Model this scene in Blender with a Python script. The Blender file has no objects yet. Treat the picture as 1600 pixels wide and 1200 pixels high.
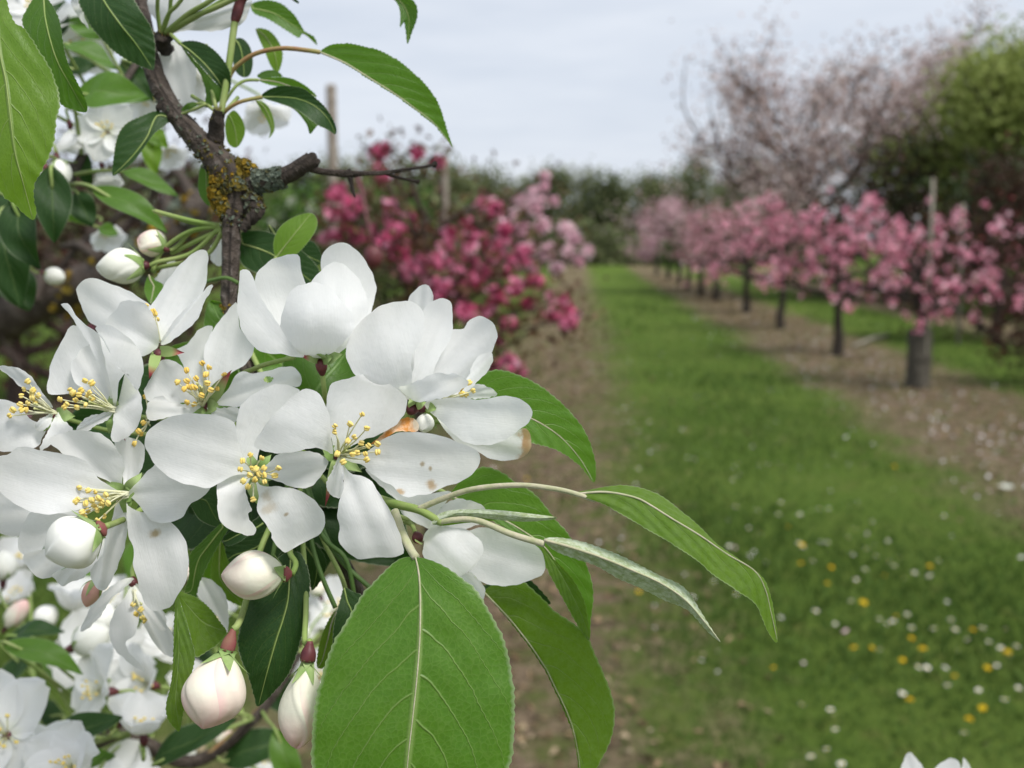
import bpy, math, random
import numpy as np
from mathutils import Vector

scene = bpy.context.scene
COL = scene.collection
R = math.radians

# ---------------------------------------------------------------- camera
CAM = np.array((0.0, 0.0, 1.5))
PITCH = R(8.25)
FPX = 1556.0                       # focal length in pixels of the 1600 px wide photograph
cam_d = bpy.data.cameras.new('camera')
cam = bpy.data.objects.new('camera', cam_d)
COL.objects.link(cam)
cam.location = CAM
cam.rotation_euler = (R(90) - PITCH, 0, 0)
cam_d.sensor_width = 36.0
cam_d.lens = 36.0 * FPX / 1600.0
cam_d.clip_start = 0.01
cam_d.clip_end = 1500
cam_d.dof.use_dof = True
cam_d.dof.focus_distance = 0.191
cam_d.dof.aperture_fstop = 19.0
cam_d.dof.aperture_blades = 7
scene.camera = cam
FWD = np.array((0, math.cos(PITCH), -math.sin(PITCH)))
UPV = np.array((0, math.sin(PITCH), math.cos(PITCH)))
RGT = np.array((1.0, 0, 0))

# ---------------------------------------------------------------- world, sun, exposure
SUN_DIR = Vector((0.42, -0.40, 0.83)).normalized()
world = bpy.data.worlds.new("World")
scene.world = world
world.use_nodes = True
wn, wl = world.node_tree.nodes, world.node_tree.links
wn.clear()
w_out = wn.new('ShaderNodeOutputWorld')
w_bg = wn.new('ShaderNodeBackground')
w_sky = wn.new('ShaderNodeTexSky')
w_sky.sky_type = 'NISHITA'
w_sky.sun_disc = False
w_sky.sun_elevation = math.asin(SUN_DIR.z)
w_sky.sun_rotation = math.atan2(SUN_DIR.x, SUN_DIR.y)
w_sky.dust_density = 3.0
w_tc = wn.new('ShaderNodeTexCoord')
w_map = wn.new('ShaderNodeMapping')
w_map.inputs['Scale'].default_value = (2.2, 2.2, 13.0)
w_noise = wn.new('ShaderNodeTexNoise')
w_noise.inputs['Scale'].default_value = 1.6
w_noise.inputs['Detail'].default_value = 6
w_noise.inputs['Roughness'].default_value = 0.55
w_ramp = wn.new('ShaderNodeValToRGB')
w_ramp.color_ramp.elements[0].position = 0.30
w_ramp.color_ramp.elements[0].color = (6.5, 7.1, 8.1, 1)
w_ramp.color_ramp.elements[1].position = 0.68
w_ramp.color_ramp.elements[1].color = (7.95, 8.4, 9.15, 1)
w_mix = wn.new('ShaderNodeMixRGB')
w_mix.inputs[0].default_value = 0.88
wl.new(w_tc.outputs['Generated'], w_map.inputs['Vector'])
wl.new(w_map.outputs['Vector'], w_noise.inputs['Vector'])
wl.new(w_noise.outputs['Fac'], w_ramp.inputs['Fac'])
wl.new(w_sky.outputs['Color'], w_mix.inputs[1])
wl.new(w_ramp.outputs['Color'], w_mix.inputs[2])
wl.new(w_mix.outputs['Color'], w_bg.inputs['Color'])
w_bg.inputs['Strength'].default_value = 0.1
wl.new(w_bg.outputs['Background'], w_out.inputs['Surface'])

sun_d = bpy.data.lights.new('sun', 'SUN')
sun_d.energy = 3.7
sun_d.angle = R(16)
sun_d.color = (1.0, 0.965, 0.92)
sun = bpy.data.objects.new('sun', sun_d)
COL.objects.link(sun)
sun.rotation_euler = SUN_DIR.to_track_quat('Z', 'Y').to_euler()

vs = scene.view_settings
vs.view_transform = 'Standard'
vs.look = 'None'
vs.exposure = 0.13
vs.gamma = 1.0
vs.use_curve_mapping = False
scene.cycles.max_bounces = 10
scene.cycles.diffuse_bounces = 6
scene.cycles.transmission_bounces = 6
scene.cycles.transparent_max_bounces = 4
scene.cycles.sample_clamp_indirect = 6.0
scene.cycles.use_denoising = True


# ---------------------------------------------------------------- helpers
def P(px, py, d):
    """photo pixel + distance along the view axis (metres) -> point in the place"""
    px = np.asarray(px, float); py = np.asarray(py, float); d = np.asarray(d, float)
    return CAM + d[..., None] * (FWD + ((px - 800) / FPX)[..., None] * RGT + ((600 - py) / FPX)[..., None] * UPV)


def G(px, py, z=0.0):
    r = FWD + (px - 800) / FPX * RGT + (600 - py) / FPX * UPV
    k = (z - CAM[2]) / r[2]
    return CAM + k * r


def norm(v):
    v = np.asarray(v, float)
    return v / (np.linalg.norm(v, axis=-1, keepdims=True) + 1e-12)


def link(o, parent=None):
    COL.objects.link(o)
    if parent is not None:
        o.parent = parent
    return o


def tag(o, label=None, cat=None, group=None, kind=None):
    if label: o['label'] = label
    if cat: o['category'] = cat
    if group: o['group'] = group
    if kind: o['kind'] = kind
    return o


def thing(name, loc, label, cat, group=None):
    o = bpy.data.objects.new(name, None)
    o.empty_display_size = 0.02
    link(o)
    o.location = loc
    return tag(o, label, cat, group)


def rootloc(o):
    l = np.zeros(3)
    while o is not None:
        l = l + np.array(o.location); o = o.parent
    return l


class MB:
    """collects geometry in place coordinates; build() links it as ONE mesh object"""
    def __init__(s):
        s.v = []; s.f = []; s.m = []; s.uv = []; s.t = []; s.n = 0

    def add(s, v, f, m=0, uv=None, tint=None):
        v = np.asarray(v, float).reshape(-1, 3)
        s.v.append(v)
        if isinstance(f, np.ndarray):
            f = (f + s.n).tolist()
        else:
            f = [[i + s.n for i in q] for q in f]
        s.f.extend(f)
        s.m.extend([m] * len(f))
        s.uv.append(np.zeros((len(v), 2)) if uv is None else np.asarray(uv, float).reshape(-1, 2))
        if tint is None:
            s.t.extend([0.5] * len(f))
        elif np.isscalar(tint):
            s.t.extend([float(tint)] * len(f))
        else:
            s.t.extend(list(tint))
        s.n += len(v)
        return s

    def tube(s, pts, rad, sides=8, m=0, cap=True, tint=None):
        pts = np.asarray(pts, float); n = len(pts)
        rad = np.broadcast_to(np.asarray(rad, float), (n,))
        tg = norm(np.gradient(pts, axis=0))
        ref = np.array((0, 0, 1.0)) if abs(tg[0][2]) < 0.9 else np.array((1.0, 0, 0))
        nx = np.zeros((n, 3)); u = norm(np.cross(tg[0], ref))
        for i in range(n):
            u = norm(u - tg[i] * np.dot(u, tg[i])); nx[i] = u
        bx = np.cross(tg, nx)
        a = np.linspace(0, 2 * math.pi, sides, endpoint=False)
        ring = (nx[:, None] * np.cos(a)[None, :, None] + bx[:, None] * np.sin(a)[None, :, None]) * rad[:, None, None] + pts[:, None]
        v = ring.reshape(-1, 3)
        uv = np.stack(np.meshgrid(np.linspace(0, 1, n), a / 6.2832, indexing='ij'), -1).reshape(-1, 2)
        i, j = np.meshgrid(np.arange(n - 1), np.arange(sides), indexing='ij')
        jj = (j + 1) % sides
        f = np.stack([i * sides + j, i * sides + jj, (i + 1) * sides + jj, (i + 1) * sides + j], -1).reshape(-1, 4)
        f = f.tolist()
        if cap:
            f.append(list(range(sides))[::-1]); f.append([(n - 1) * sides + k for k in range(sides)])
        s.add(v, f, m, uv, tint)
        return s

    def grid(s, v, m=0, uv=None, drop=None, tint=None):
        """v: (a, b, 3)"""
        a, b = v.shape[:2]
        i, j = np.meshgrid(np.arange(a - 1), np.arange(b - 1), indexing='ij')
        f = np.stack([i * b + j, i * b + j + 1, (i + 1) * b + j + 1, (i + 1) * b + j], -1).reshape(-1, 4)
        if drop is not None:
            f = f[~drop.reshape(-1)]
        s.add(v.reshape(-1, 3), f, m, None if uv is None else uv.reshape(-1, 2), tint)
        return s

    def ball(s, c, r, axis=(0, 0, 1), stretch=1.0, m=0, rings=6, sides=8, tint=None):
        axis = norm(axis)
        th = np.linspace(0, math.pi, rings + 1)
        pts = np.asarray(c, float) + axis * (-np.cos(th) * r * stretch)[:, None]
        rad = np.maximum(np.sin(th) * r, r * 0.02)
        return s.tube(pts, rad, sides, m, True, tint)

    def build(s, name, mats, parent=None, smooth=True, uv=True, tint=False):
        v = np.concatenate(s.v) if s.v else np.zeros((0, 3))
        org = rootloc(parent) if parent is not None else np.zeros(3)
        me = bpy.data.meshes.new(name)
        me.from_pydata((v - org).tolist(), [], s.f)
        if not isinstance(mats, (list, tuple)): mats = [mats]
        for m in mats: me.materials.append(m)
        if len(mats) > 1:
            me.polygons.foreach_set('material_index', np.array(s.m, dtype=np.int32))
        if uv:
            u = np.concatenate(s.uv)
            li = np.zeros(len(me.loops), dtype=np.int32); me.loops.foreach_get('vertex_index', li)
            l = me.uv_layers.new(name='UVMap')
            l.data.foreach_set('uv', u[li].astype(np.float32).ravel())
        if tint:
            at = me.attributes.new('tint', 'FLOAT', 'FACE')
            at.data.foreach_set('value', np.array(s.t, dtype=np.float32))
        if smooth:
            me.polygons.foreach_set('use_smooth', np.ones(len(me.polygons), dtype=bool))
        me.update()
        o = bpy.data.objects.new(name, me)
        return link(o, parent)


def spline(p, n, closed=False):
    """Catmull-Rom through p, resampled to n points evenly by control index"""
    p = np.asarray(p, float); k = len(p)
    if closed:
        t = np.linspace(0, k, n, endpoint=False)
        i = np.floor(t).astype(int); f = (t - i)[:, None]
        g = lambda o: p[(i + o) % k]
    else:
        t = np.linspace(0, k - 1, n)
        i = np.minimum(np.floor(t).astype(int), k - 2); f = (t - i)[:, None]
        g = lambda o: p[np.clip(i + o, 0, k - 1)]
    a, b, c, d = g(-1), g(0), g(1), g(2)
    return 0.5 * (2 * b + (c - a) * f + (2 * a - 5 * b + 4 * c - d) * f ** 2 + (3 * b - a - 3 * c + d) * f ** 3)


def arc(p, n):
    """resample a polyline to n points, even by arc length"""
    p = np.asarray(p, float)
    s = np.concatenate([[0], np.cumsum(np.linalg.norm(np.diff(p, axis=0), axis=1))])
    t = np.linspace(0, s[-1], n)
    return np.stack([np.interp(t, s, p[:, k]) for k in range(p.shape[1])], -1)


def wob(x, y, rng, k=4, f=1.0):
    out = 0
    for _ in range(k):
        a = rng.uniform(0, 6.28); fr = f * rng.uniform(.6, 1.6)
        out = out + np.sin((x * math.cos(a) + y * math.sin(a)) * fr + rng.uniform(0, 6.28))
    return out / k


# ---------------------------------------------------------------- materials
class NT:
    def __init__(s, name):
        s.mat = bpy.data.materials.new(name); s.mat.use_nodes = True
        s.n, s.l = s.mat.node_tree.nodes, s.mat.node_tree.links
        s.n.clear()
        s.out = s.n.new('ShaderNodeOutputMaterial')

    def node(s, t, **kw):
        o = s.n.new(t)
        for k, v in kw.items(): setattr(o, k, v)
        return o

    def put(s, sock, v):
        if isinstance(v, bpy.types.NodeSocket): s.l.new(v, sock)
        elif v is not None:
            if hasattr(sock.default_value, '__len__') and len(sock.default_value) == 4 and len(v) == 3: v = (*v, 1)
            sock.default_value = v

    def math(s, op, a, b=None, c=None, clamp=False):
        o = s.node('ShaderNodeMath', operation=op); o.use_clamp = clamp
        s.put(o.inputs[0], a)
        if b is not None: s.put(o.inputs[1], b)
        if c is not None: s.put(o.inputs[2], c)
        return o.outputs[0]

    def rng(s, v, a, b, c=0.0, d=1.0, smooth=False):
        o = s.node('ShaderNodeMapRange')
        if smooth: o.interpolation_type = 'SMOOTHSTEP'
        s.put(o.inputs[0], v); s.put(o.inputs[1], a); s.put(o.inputs[2], b); s.put(o.inputs[3], c); s.put(o.inputs[4], d)
        return o.outputs[0]

    def mix(s, f, a, b, blend='MIX'):
        o = s.node('ShaderNodeMixRGB', blend_type=blend)
        s.put(o.inputs[0], f); s.put(o.inputs[1], a); s.put(o.inputs[2], b)
        return o.outputs[0]

    def noise(s, vec, scale, detail=3, rough=0.5, dist=0.0):
        o = s.node('ShaderNodeTexNoise')
        if vec is not None: s.l.new(vec, o.inputs['Vector'])
        o.inputs['Scale'].default_value = scale; o.inputs['Detail'].default_value = detail
        o.inputs['Roughness'].default_value = rough; o.inputs['Distortion'].default_value = dist
        return o.outputs['Fac']

    def scale(s, vec, xyz):
        o = s.node('ShaderNodeMapping')
        s.l.new(vec, o.inputs['Vector']); o.inputs['Scale'].default_value = xyz
        return o.outputs[0]

    def coord(s, which='Object'):
        return s.node('ShaderNodeTexCoord').outputs[which]

    def uv(s):
        c = s.node('ShaderNodeUVMap'); c.uv_map = 'UVMap'
        sep = s.node('ShaderNodeSeparateXYZ'); s.l.new(c.outputs[0], sep.inputs[0])
        return c.outputs[0], sep.outputs[0], sep.outputs[1]

    def attr(s, name='tint'):
        o = s.node('ShaderNodeAttribute'); o.attribute_name = name
        return o.outputs['Fac']

    def bump(s, h, strength, dist):
        o = s.node('ShaderNodeBump'); s.l.new(h, o.inputs['Height'])
        o.inputs['Strength'].default_value = strength; o.inputs['Distance'].default_value = dist
        return o.outputs[0]

    def surf(s, col, rough=0.6, spec=0.3, nrm=None, trans=0.0, tcol=None, sheen=0.0):
        p = s.node('ShaderNodeBsdfPrincipled')
        s.put(p.inputs['Base Color'], col); s.put(p.inputs['Roughness'], rough)
        p.inputs['Specular IOR Level'].default_value = spec
        if sheen:
            p.inputs['Sheen Weight'].default_value = sheen
            p.inputs['Sheen Roughness'].default_value = 0.4
        if nrm is not None: s.l.new(nrm, p.inputs['Normal'])
        sh = p.outputs[0]
        if trans:
            t = s.node('ShaderNodeBsdfTranslucent'); s.put(t.inputs['Color'], tcol if tcol is not None else col)
            if nrm is not None: s.l.new(nrm, t.inputs['Normal'])
            m = s.node('ShaderNodeMixShader'); s.put(m.inputs[0], trans)
            s.l.new(sh, m.inputs[1]); s.l.new(t.outputs[0], m.inputs[2]); sh = m.outputs[0]
        s.l.new(sh, s.out.inputs['Surface'])
        return s.mat


def petal_mat(name, spots=(), brown=0.0, col=(.885, .89, .895), trans=.54, specks=True, hero=True):
    n = NT(name); uvv, u, v = n.uv()
    fine = n.noise(n.scale(uvv, (70, 5, 1)), 1.0, 3, .6)
    soft = n.noise(n.coord('Object'), 230 if hero else 90, 3, .5)
    c = n.mix(n.rng(v, 0.0, 0.22, .55, 0, True), col, (.80, .84, .66))
    c = n.mix(n.math('MULTIPLY', n.rng(fine, .35, .75, 0, 1), .16), c, (.70, .72, .73))
    c = n.mix(n.math('MULTIPLY', n.rng(soft, .50, .75, 0, 1), .10), c, (.80, .76, .72))
    if specks:
        sp = n.noise(n.coord('Object'), 420, 2, .5)
        big = n.noise(n.coord('Object'), 55, 2, .5)
        c = n.mix(n.math('MULTIPLY', n.rng(sp, .76, .80, 0, .7), n.rng(big, .58, .66, 0, 1)), c, (.42, .24, .08))
    for (su, sv, ru, rv, col_s) in spots:
        du = n.math('DIVIDE', n.math('SUBTRACT', u, su), ru); dv = n.math('DIVIDE', n.math('SUBTRACT', v, sv), rv)
        rr = n.math('SQRT', n.math('ADD', n.math('MULTIPLY', du, du), n.math('MULTIPLY', dv, dv)))
        rr = n.math('ADD', rr, n.math('MULTIPLY', n.math('SUBTRACT', n.noise(n.coord('Object'), 700, 4, .6), .5), 1.3))
        c = n.mix(n.rng(rr, .25, 1.05, .85, 0, True), c, col_s)
    if brown:
        e = n.math('ADD', v, n.math('MULTIPLY', n.math('SUBTRACT', n.noise(n.coord('Object'), 260, 4, .65), .5), .35))
        c = n.mix(n.rng(e, 1.0 - brown, 1.0 - brown + .07, 0, .9, True), c, (.50, .22, .05))
        c = n.mix(n.rng(e, 1.08 - brown, 1.16 - brown, 0, .6, True), c, (.75, .6, .42))
    h = n.math('ADD', n.math('MULTIPLY', fine, .13), n.math('MULTIPLY', soft, 1.0))
    b = n.bump(h, .40, .0009 if hero else .001)
    vv = n.noise(n.scale(uvv, (26, 2.2, 1)), 1.0, 2, .5, .6)
    c = n.mix(n.math('MULTIPLY', n.rng(n.math('ABSOLUTE', n.math('SUBTRACT', vv, .5)), .0, .035, .30, 0), n.rng(v, .1, .9, 1, .3)), c, (.70, .72, .72))
    trans = n.math('MULTIPLY', n.rng(v, .0, 1.0, .70, 1.28), trans)
    return n.surf(c, .5, .28, b, trans, n.mix(.5, c, (.88, .88, .84)), 0.0)


def leaf_mat(name, base, vein, tcol, trans=.3, rough=.45, spec=.4, N=7.0, slope=3.0, vs_=.85, woolly=0.0, edge=.5, hero=True):
    n = NT(name); uvv, u, v = n.uv()
    a = n.math('MULTIPLY', n.math('ABSOLUTE', n.math('SUBTRACT', u, .5)), 2.0)
    nz = n.noise(n.scale(uvv, (3, 5, 1)), 1.0, 2, .5)
    bend = n.math('MULTIPLY', n.math('POWER', a, 1.35), slope)
    side = n.math('MULTIPLY', n.math('GREATER_THAN', u, .5), .43)
    ph = n.math('ADD', n.math('SUBTRACT', n.math('MULTIPLY', v, N), bend), n.math('ADD', side, n.math('MULTIPLY', n.math('SUBTRACT', nz, .5), .42)))
    f = n.math('FRACT', ph)
    dist = n.math('MULTIPLY', n.math('ABSOLUTE', n.math('SUBTRACT', f, .5)), 2.0)
    w = n.rng(a, 0, 1, .885, .955)
    sec = n.math('MULTIPLY', n.rng(dist, w, 1.0, 0, 1, True), n.rng(a, .75, 1.0, 1, .25))
    mid = n.rng(a, .018, .055, 1, 0, True)
    vor = n.node('ShaderNodeTexVoronoi', feature='DISTANCE_TO_EDGE')
    n.l.new(n.scale(uvv, (30, 52, 1)), vor.inputs['Vector']); vor.inputs['Scale'].default_value = 1.0
    net = n.rng(vor.outputs['Distance'], 0, .10, 1, 0)
    vein_m = n.math('MAXIMUM', n.math('MULTIPLY', sec, vs_), n.math('MULTIPLY', mid, .9))
    var = n.noise(n.coord('Object'), 45 if hero else 20, 4, .6)
    grain = n.noise(n.coord('Object'), 900, 2, .6)
    c = n.mix(n.rng(var, .3, .7, 0, .55), base, tuple(min(1, x * k) for x, k in zip(base, (1.55, 1.22, 1.2))))
    c = n.mix(n.rng(grain, .35, .7, 0, .35), c, tuple(x * .62 for x in base))
    c = n.mix(n.math('MULTIPLY', net, .20), c, vein)
    blot = n.noise(n.coord('Object'), 160, 3, .6)
    c = n.mix(n.rng(blot, .62, .78, 0, .35), c, tuple(x * .55 for x in base))
    c = n.mix(vein_m, c, vein)
    if edge: c = n.mix(n.math('MULTIPLY', n.rng(a, .955, 1.0, 0, 1), edge), c, (.50, .55, .38))
    if woolly:
        wn_ = n.noise(n.coord('Object'), 700, 3, .7)
        c = n.mix(n.rng(wn_, .40, .60, .2 * woolly, woolly), c, (.62, .68, .55))
    h = n.math('SUBTRACT', n.math('MULTIPLY', n.math('ADD', vor.outputs['Distance'], n.math('MULTIPLY', grain, .9)), .25), n.math('MULTIPLY', vein_m, 1.0))
    b = n.bump(h, .5, .0006)
    return n.surf(c, rough, spec, b, trans, n.mix(vein_m, tcol, tuple(x * .6 for x in tcol)), .0)


def soft_mat(name, c1, c2, scale=60, rough=.6, spec=.3, trans=0, detail=4, bump=0.0, bd=.001, lo=.35, hi=.65, sheen=0.0):
    n = NT(name)
    f = n.noise(n.coord('Object'), scale, detail, .6)
    c = n.mix(n.rng(f, lo, hi), c1, c2)
    nr = n.bump(f, bump, bd) if bump else None
    return n.surf(c, rough, spec, nr, trans, None, sheen)


def tint_mat(name, stops, rough=.6, spec=.2, trans=.25):
    """colour picked per face by the 'tint' attribute (natural variation from petal to petal, leaf to leaf)"""
    n = NT(name)
    r = n.node('ShaderNodeValToRGB')
    e = r.color_ramp.elements
    e[0].position, e[0].color = stops[0][0], (*stops[0][1], 1)
    e[1].position, e[1].color = stops[-1][0], (*stops[-1][1], 1)
    for p, c in stops[1:-1]:
        k = e.new(p); k.color = (*c, 1)
    n.l.new(n.attr(), r.inputs[0])
    return n.surf(r.outputs[0], rough, spec, None, trans)


BROWN = (.36, .24, .10)
PALEB = (.62, .55, .46)
M = {}
M['petal'] = petal_mat('petal_white')
M['petal_d3'] = petal_mat('petal_spotted', [(.52, .60, .05, .025, BROWN), (.57, .66, .05, .02, BROWN), (.80, .68, .10, .05, (.50, .30, .12)), (.93, .45, .06, .05, (.55, .33, .12))])
M['petal_e4'] = petal_mat('petal_smudged', [(.55, .45, .14, .10, PALEB), (.42, .62, .05, .03, BROWN), (.5, .3, .1, .1, PALEB)])
M['petal_f5'] = petal_mat('petal_blotched', [(.30, .36, .085, .05, (.40, .27, .09))], brown=.035)
M['petal_f6'] = petal_mat('petal_streaked', [(.72, .40, .1, .07, (.48, .30, .10))])
M['petal_brown'] = petal_mat('petal_browned_tip', brown=.13)
M['petal_back'] = petal_mat('petal_white_soft', specks=False, hero=False)
n = NT('petal_withered'); f = n.noise(n.coord('Object'), 330, 4, .6)
M['withered'] = n.surf(n.mix(n.rng(f, .4, .6), (.55, .23, .05), (.72, .60, .45)), .6, .3, n.bump(f, .6, .001), .2)
n = NT('bud_petal'); uvv, u, v = n.uv()
f = n.noise(n.coord('Object'), 90, 3, .5)
fi = n.noise(n.scale(uvv, (5, 26, 1)), 1, 3, .6)
sm = n.noise(n.coord('Object'), 320, 3, .55)
c = n.mix(n.rng(f, .46, .68, 0, .6), (.78, .77, .63), (.80, .60, .54))
c = n.mix(n.rng(u, .0, .30, .7, 0), c, (.74, .78, .56))
c = n.mix(n.math('MULTIPLY', n.rng(u, .55, 1.0), n.rng(n.noise(n.coord('Object'), 60, 2, .5), .36, .56, 0, .9)), c, (.80, .46, .45))
seam = n.math('FRACT', n.math('ADD', n.math('MULTIPLY', v, 3.0), n.math('MULTIPLY', u, .75)))
c = n.mix(n.math('MULTIPLY', n.rng(seam, .80, .97), n.rng(f, .4, .55, .2, .8)), c, (.80, .50, .48))
c = n.mix(n.math('MULTIPLY', n.rng(fi, .4, .7), .2), c, (.74, .70, .60))
M['bud'] = n.surf(c, .5, .25, n.bump(n.math('ADD', n.math('ADD', f, n.math('MULTIPLY', sm, .3)), n.math('MULTIPLY', fi, .06)), .45, .0010), .14)
n = NT('bud_white'); f = n.noise(n.coord('Object'), 80, 3, .5)
M['budw'] = n.surf(n.mix(n.rng(f, .45, .7, 0, .6), (.85, .85, .80), (.78, .78, .66)), .5, .25, n.bump(f, .4, .0012), .15)
n = NT('bud_rose'); f = n.noise(n.coord('Object'), 140, 3, .5)
M['budr'] = n.surf(n.mix(n.rng(f, .35, .65), (.60, .30, .28), (.62, .40, .28)), .55, .25, None, .1)
M['leaf'] = leaf_mat('leaf_fresh', (.066, .172, .015), (.24, .36, .10), (.22, .48, .025), .38)
M['leaf_mid'] = leaf_mat('leaf_mid_green', (.050, .125, .013), (.15, .26, .07), (.17, .40, .02), .34)
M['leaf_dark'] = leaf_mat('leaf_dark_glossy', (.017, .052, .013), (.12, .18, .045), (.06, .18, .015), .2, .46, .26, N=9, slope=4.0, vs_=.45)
M['leaf_light'] = leaf_mat('leaf_light', (.092, .190, .016), (.26, .37, .10), (.32, .58, .03), .42)
M['leaf_under'] = leaf_mat('leaf_underside', (.080, .160, .014), (.24, .34, .10), (.26, .48, .02), .40, .65, .15, woolly=.05)
M['leaf_wool'] = leaf_mat('leaf_woolly', (.26, .34, .15), (.46, .53, .34), (.28, .40, .14), .25, .9, .05, woolly=.85, vs_=.3)
M['leaf_soft'] = leaf_mat('leaf_blurred', (.062, .150, .016), (.16, .26, .07), (.20, .44, .02), .36, hero=False)
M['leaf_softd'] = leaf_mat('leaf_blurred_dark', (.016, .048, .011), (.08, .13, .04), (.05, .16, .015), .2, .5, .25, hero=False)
M['stalk'] = soft_mat('stalk_green', (.20, .30, .07), (.30, .36, .13), 90, .55, .3, .1)
M['stalk_dark'] = soft_mat('stalk_dark_green', (.065, .13, .03), (.10, .17, .045), 90, .5, .3, .1)
M['stalk_pale'] = soft_mat('stalk_downy', (.34, .36, .20), (.46, .42, .31), 420, .8, .15, 0, bump=.5, bd=.0006, sheen=.3)
M['stalk_red'] = soft_mat('stalk_reddish', (.30, .12, .07), (.28, .27, .09), 110, .5, .3)
M['sepal'] = soft_mat('sepal_green', (.22, .34, .10), (.36, .46, .20), 260, .7, .2, .2)
n = NT('sepal_tip'); uvv, u, v = n.uv()
M['sepal_red'] = n.surf(n.mix(n.rng(n.math('ADD', v, n.math('MULTIPLY', n.noise(n.coord('Object'), 300, 3, .6), .3)), .62, .95), (.27, .36, .13), (.30, .06, .07)), .65, .2, None, .15)
M['hyp'] = soft_mat('calyx_cup_maroon', (.070, .014, .020), (.13, .035, .035), 300, .5, .35)
M['hypg'] = soft_mat('calyx_cup_rosy', (.20, .045, .055), (.20, .11, .07), 240, .65, .2)
M['fil'] = soft_mat('filament', (.70, .70, .42), (.80, .79, .60), 200, .5, .3, .25)
M['fil_g'] = soft_mat('style_green', (.50, .55, .20), (.62, .62, .30), 200, .5, .3, .2)
M['anther'] = soft_mat('anther_yellow', (.78, .58, .13), (.88, .74, .28), 900, .75, .2, .15, bump=.6, bd=.0005)
M['anther_o'] = soft_mat('anther_aged', (.64, .42, .08), (.78, .60, .18), 900, .75, .2, 0, bump=.6, bd=.0005)
n = NT('bark'); oc = n.coord('Object'); uvv, u, v = n.uv()
f1 = n.noise(oc, 260, 5, .65); f2 = n.noise(oc, 55, 3, .5); f3 = n.noise(n.scale(uvv, (60, 6, 1)), 1.0, 3, .6)
c = n.mix(n.rng(f1, .3, .7), (.026, .019, .015), (.090, .070, .056))
c = n.mix(n.rng(f2, .52, .70, 0, .45), c, (.13, .112, .095))
c = n.mix(n.rng(f3, .56, .72, 0, .45), c, (.19, .17, .155))
M['bark'] = n.surf(c, .72, .25, n.bump(n.math('ADD', f1, n.math('MULTIPLY', f3, .9)), 1.0, .0018))
n = NT('lichen_crust'); f1 = n.noise(n.coord('Object'), 500, 4, .7)
n2 = n.node('ShaderNodeValToRGB'); n.l.new(n.attr(), n2.inputs[0])
e = n2.color_ramp.elements
e[0].position, e[0].color = 0, (.10, .13, .105, 1)
e[1].position, e[1].color = 1, (.36, .22, .018, 1)
for p_, c_ in ((.28, (.17, .20, .155)), (.42, (.075, .068, .022)), (.62, (.15, .115, .018)), (.8, (.26, .175, .020))):
    k_ = e.new(p_); k_.color = (*c_, 1)
M['lichen'] = n.surf(n.mix(n.rng(f1, .3, .7, 0, .6), n2.outputs[0], (.03, .026, .012)), .85, .1, n.bump(f1, .8, .001))

# ================================================================= THE SETTING
SL = 0.07                                    # the rows lean to the right with distance


def row(y, x0):                              # point on a row line
    return x0 + SL * y


n = NT('ground')
oc = n.coord('Object')
sep = n.node('ShaderNodeSeparateXYZ'); n.l.new(oc, sep.inputs[0])
xs, ys = sep.outputs[0], sep.outputs[1]
wn1 = n.noise(oc, .9, 4, .6); wn2 = n.noise(oc, 5.0, 4, .65); wn3 = n.noise(oc, 34, 4, .7); wn4 = n.noise(oc, 130, 3, .7)
warp = n.math('ADD', n.math('MULTIPLY', n.math('SUBTRACT', wn1, .5), 1.3), n.math('MULTIPLY', n.math('SUBTRACT', wn2, .5), 1.1))
xr = n.math('ADD', n.math('SUBTRACT', xs, n.math('MULTIPLY', ys, SL)), warp)


def strip(c0, hw, soft):
    d = n.math('ABSOLUTE', n.math('SUBTRACT', xr, c0))
    return n.rng(d, hw - soft, hw + soft, 1, 0, True)


soil = n.math('MAXIMUM', strip(-.40, .70, .40), n.math('MAXIMUM', strip(3.35, .95, .30), n.math('MAXIMUM', strip(7.1, .8, .3), strip(-4.1, .9, .3))))
patch = n.rng(wn2, .56, .74, 0, .55)
gcol = n.mix(n.rng(wn3, .3, .7), (.052, .100, .014), (.115, .180, .030))
gcol = n.mix(n.rng(wn1, .40, .68, 0, .55), gcol, (.135, .180, .040))
gcol = n.mix(n.math('MULTIPLY', n.rng(wn4, .55, .75), .5), gcol, (.15, .20, .06))
gcol = n.mix(n.math('MULTIPLY', patch, .9), gcol, (.15, .125, .05))
scol = n.mix(n.rng(wn3, .3, .7), (.105, .072, .042), (.290, .220, .145))
scol = n.mix(n.rng(wn4, .5, .72, 0, .9), scol, (.36, .30, .22))
scol = n.mix(n.rng(n.noise(oc, 11, 4, .7), .46, .60, 0, .8), scol, (.085, .060, .042))
scol = n.mix(n.rng(wn2, .48, .62, 0, .8), scol, (.100, .120, .035))
gc = n.mix(soil, gcol, scol)
M['ground'] = n.surf(gc, .95, .05, n.bump(n.math('ADD', wn3, wn4), .8, .03))

mb = MB()
ys_ = np.concatenate([np.linspace(-8, 20, 57), np.array([24, 30, 38, 50, 65, 90, 140, 240, 420, 700])])
xs_ = np.concatenate([-np.array([500, 250, 120, 60, 35, 22])[:], np.linspace(-15, 15, 61), np.array([22, 35, 60, 120, 250, 500])])
gx, gy = np.meshgrid(xs_, ys_, indexing='ij')
rg = random.Random(3)
gz = .018 * wob(gx, gy, rg, 6, 2.2) * (np.abs(gx) < 20) * (gy < 24)
mb.grid(np.stack([gx, gy, gz], -1))
tag(mb.build('orchard_ground', M['ground'], uv=False), kind='structure')

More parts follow.
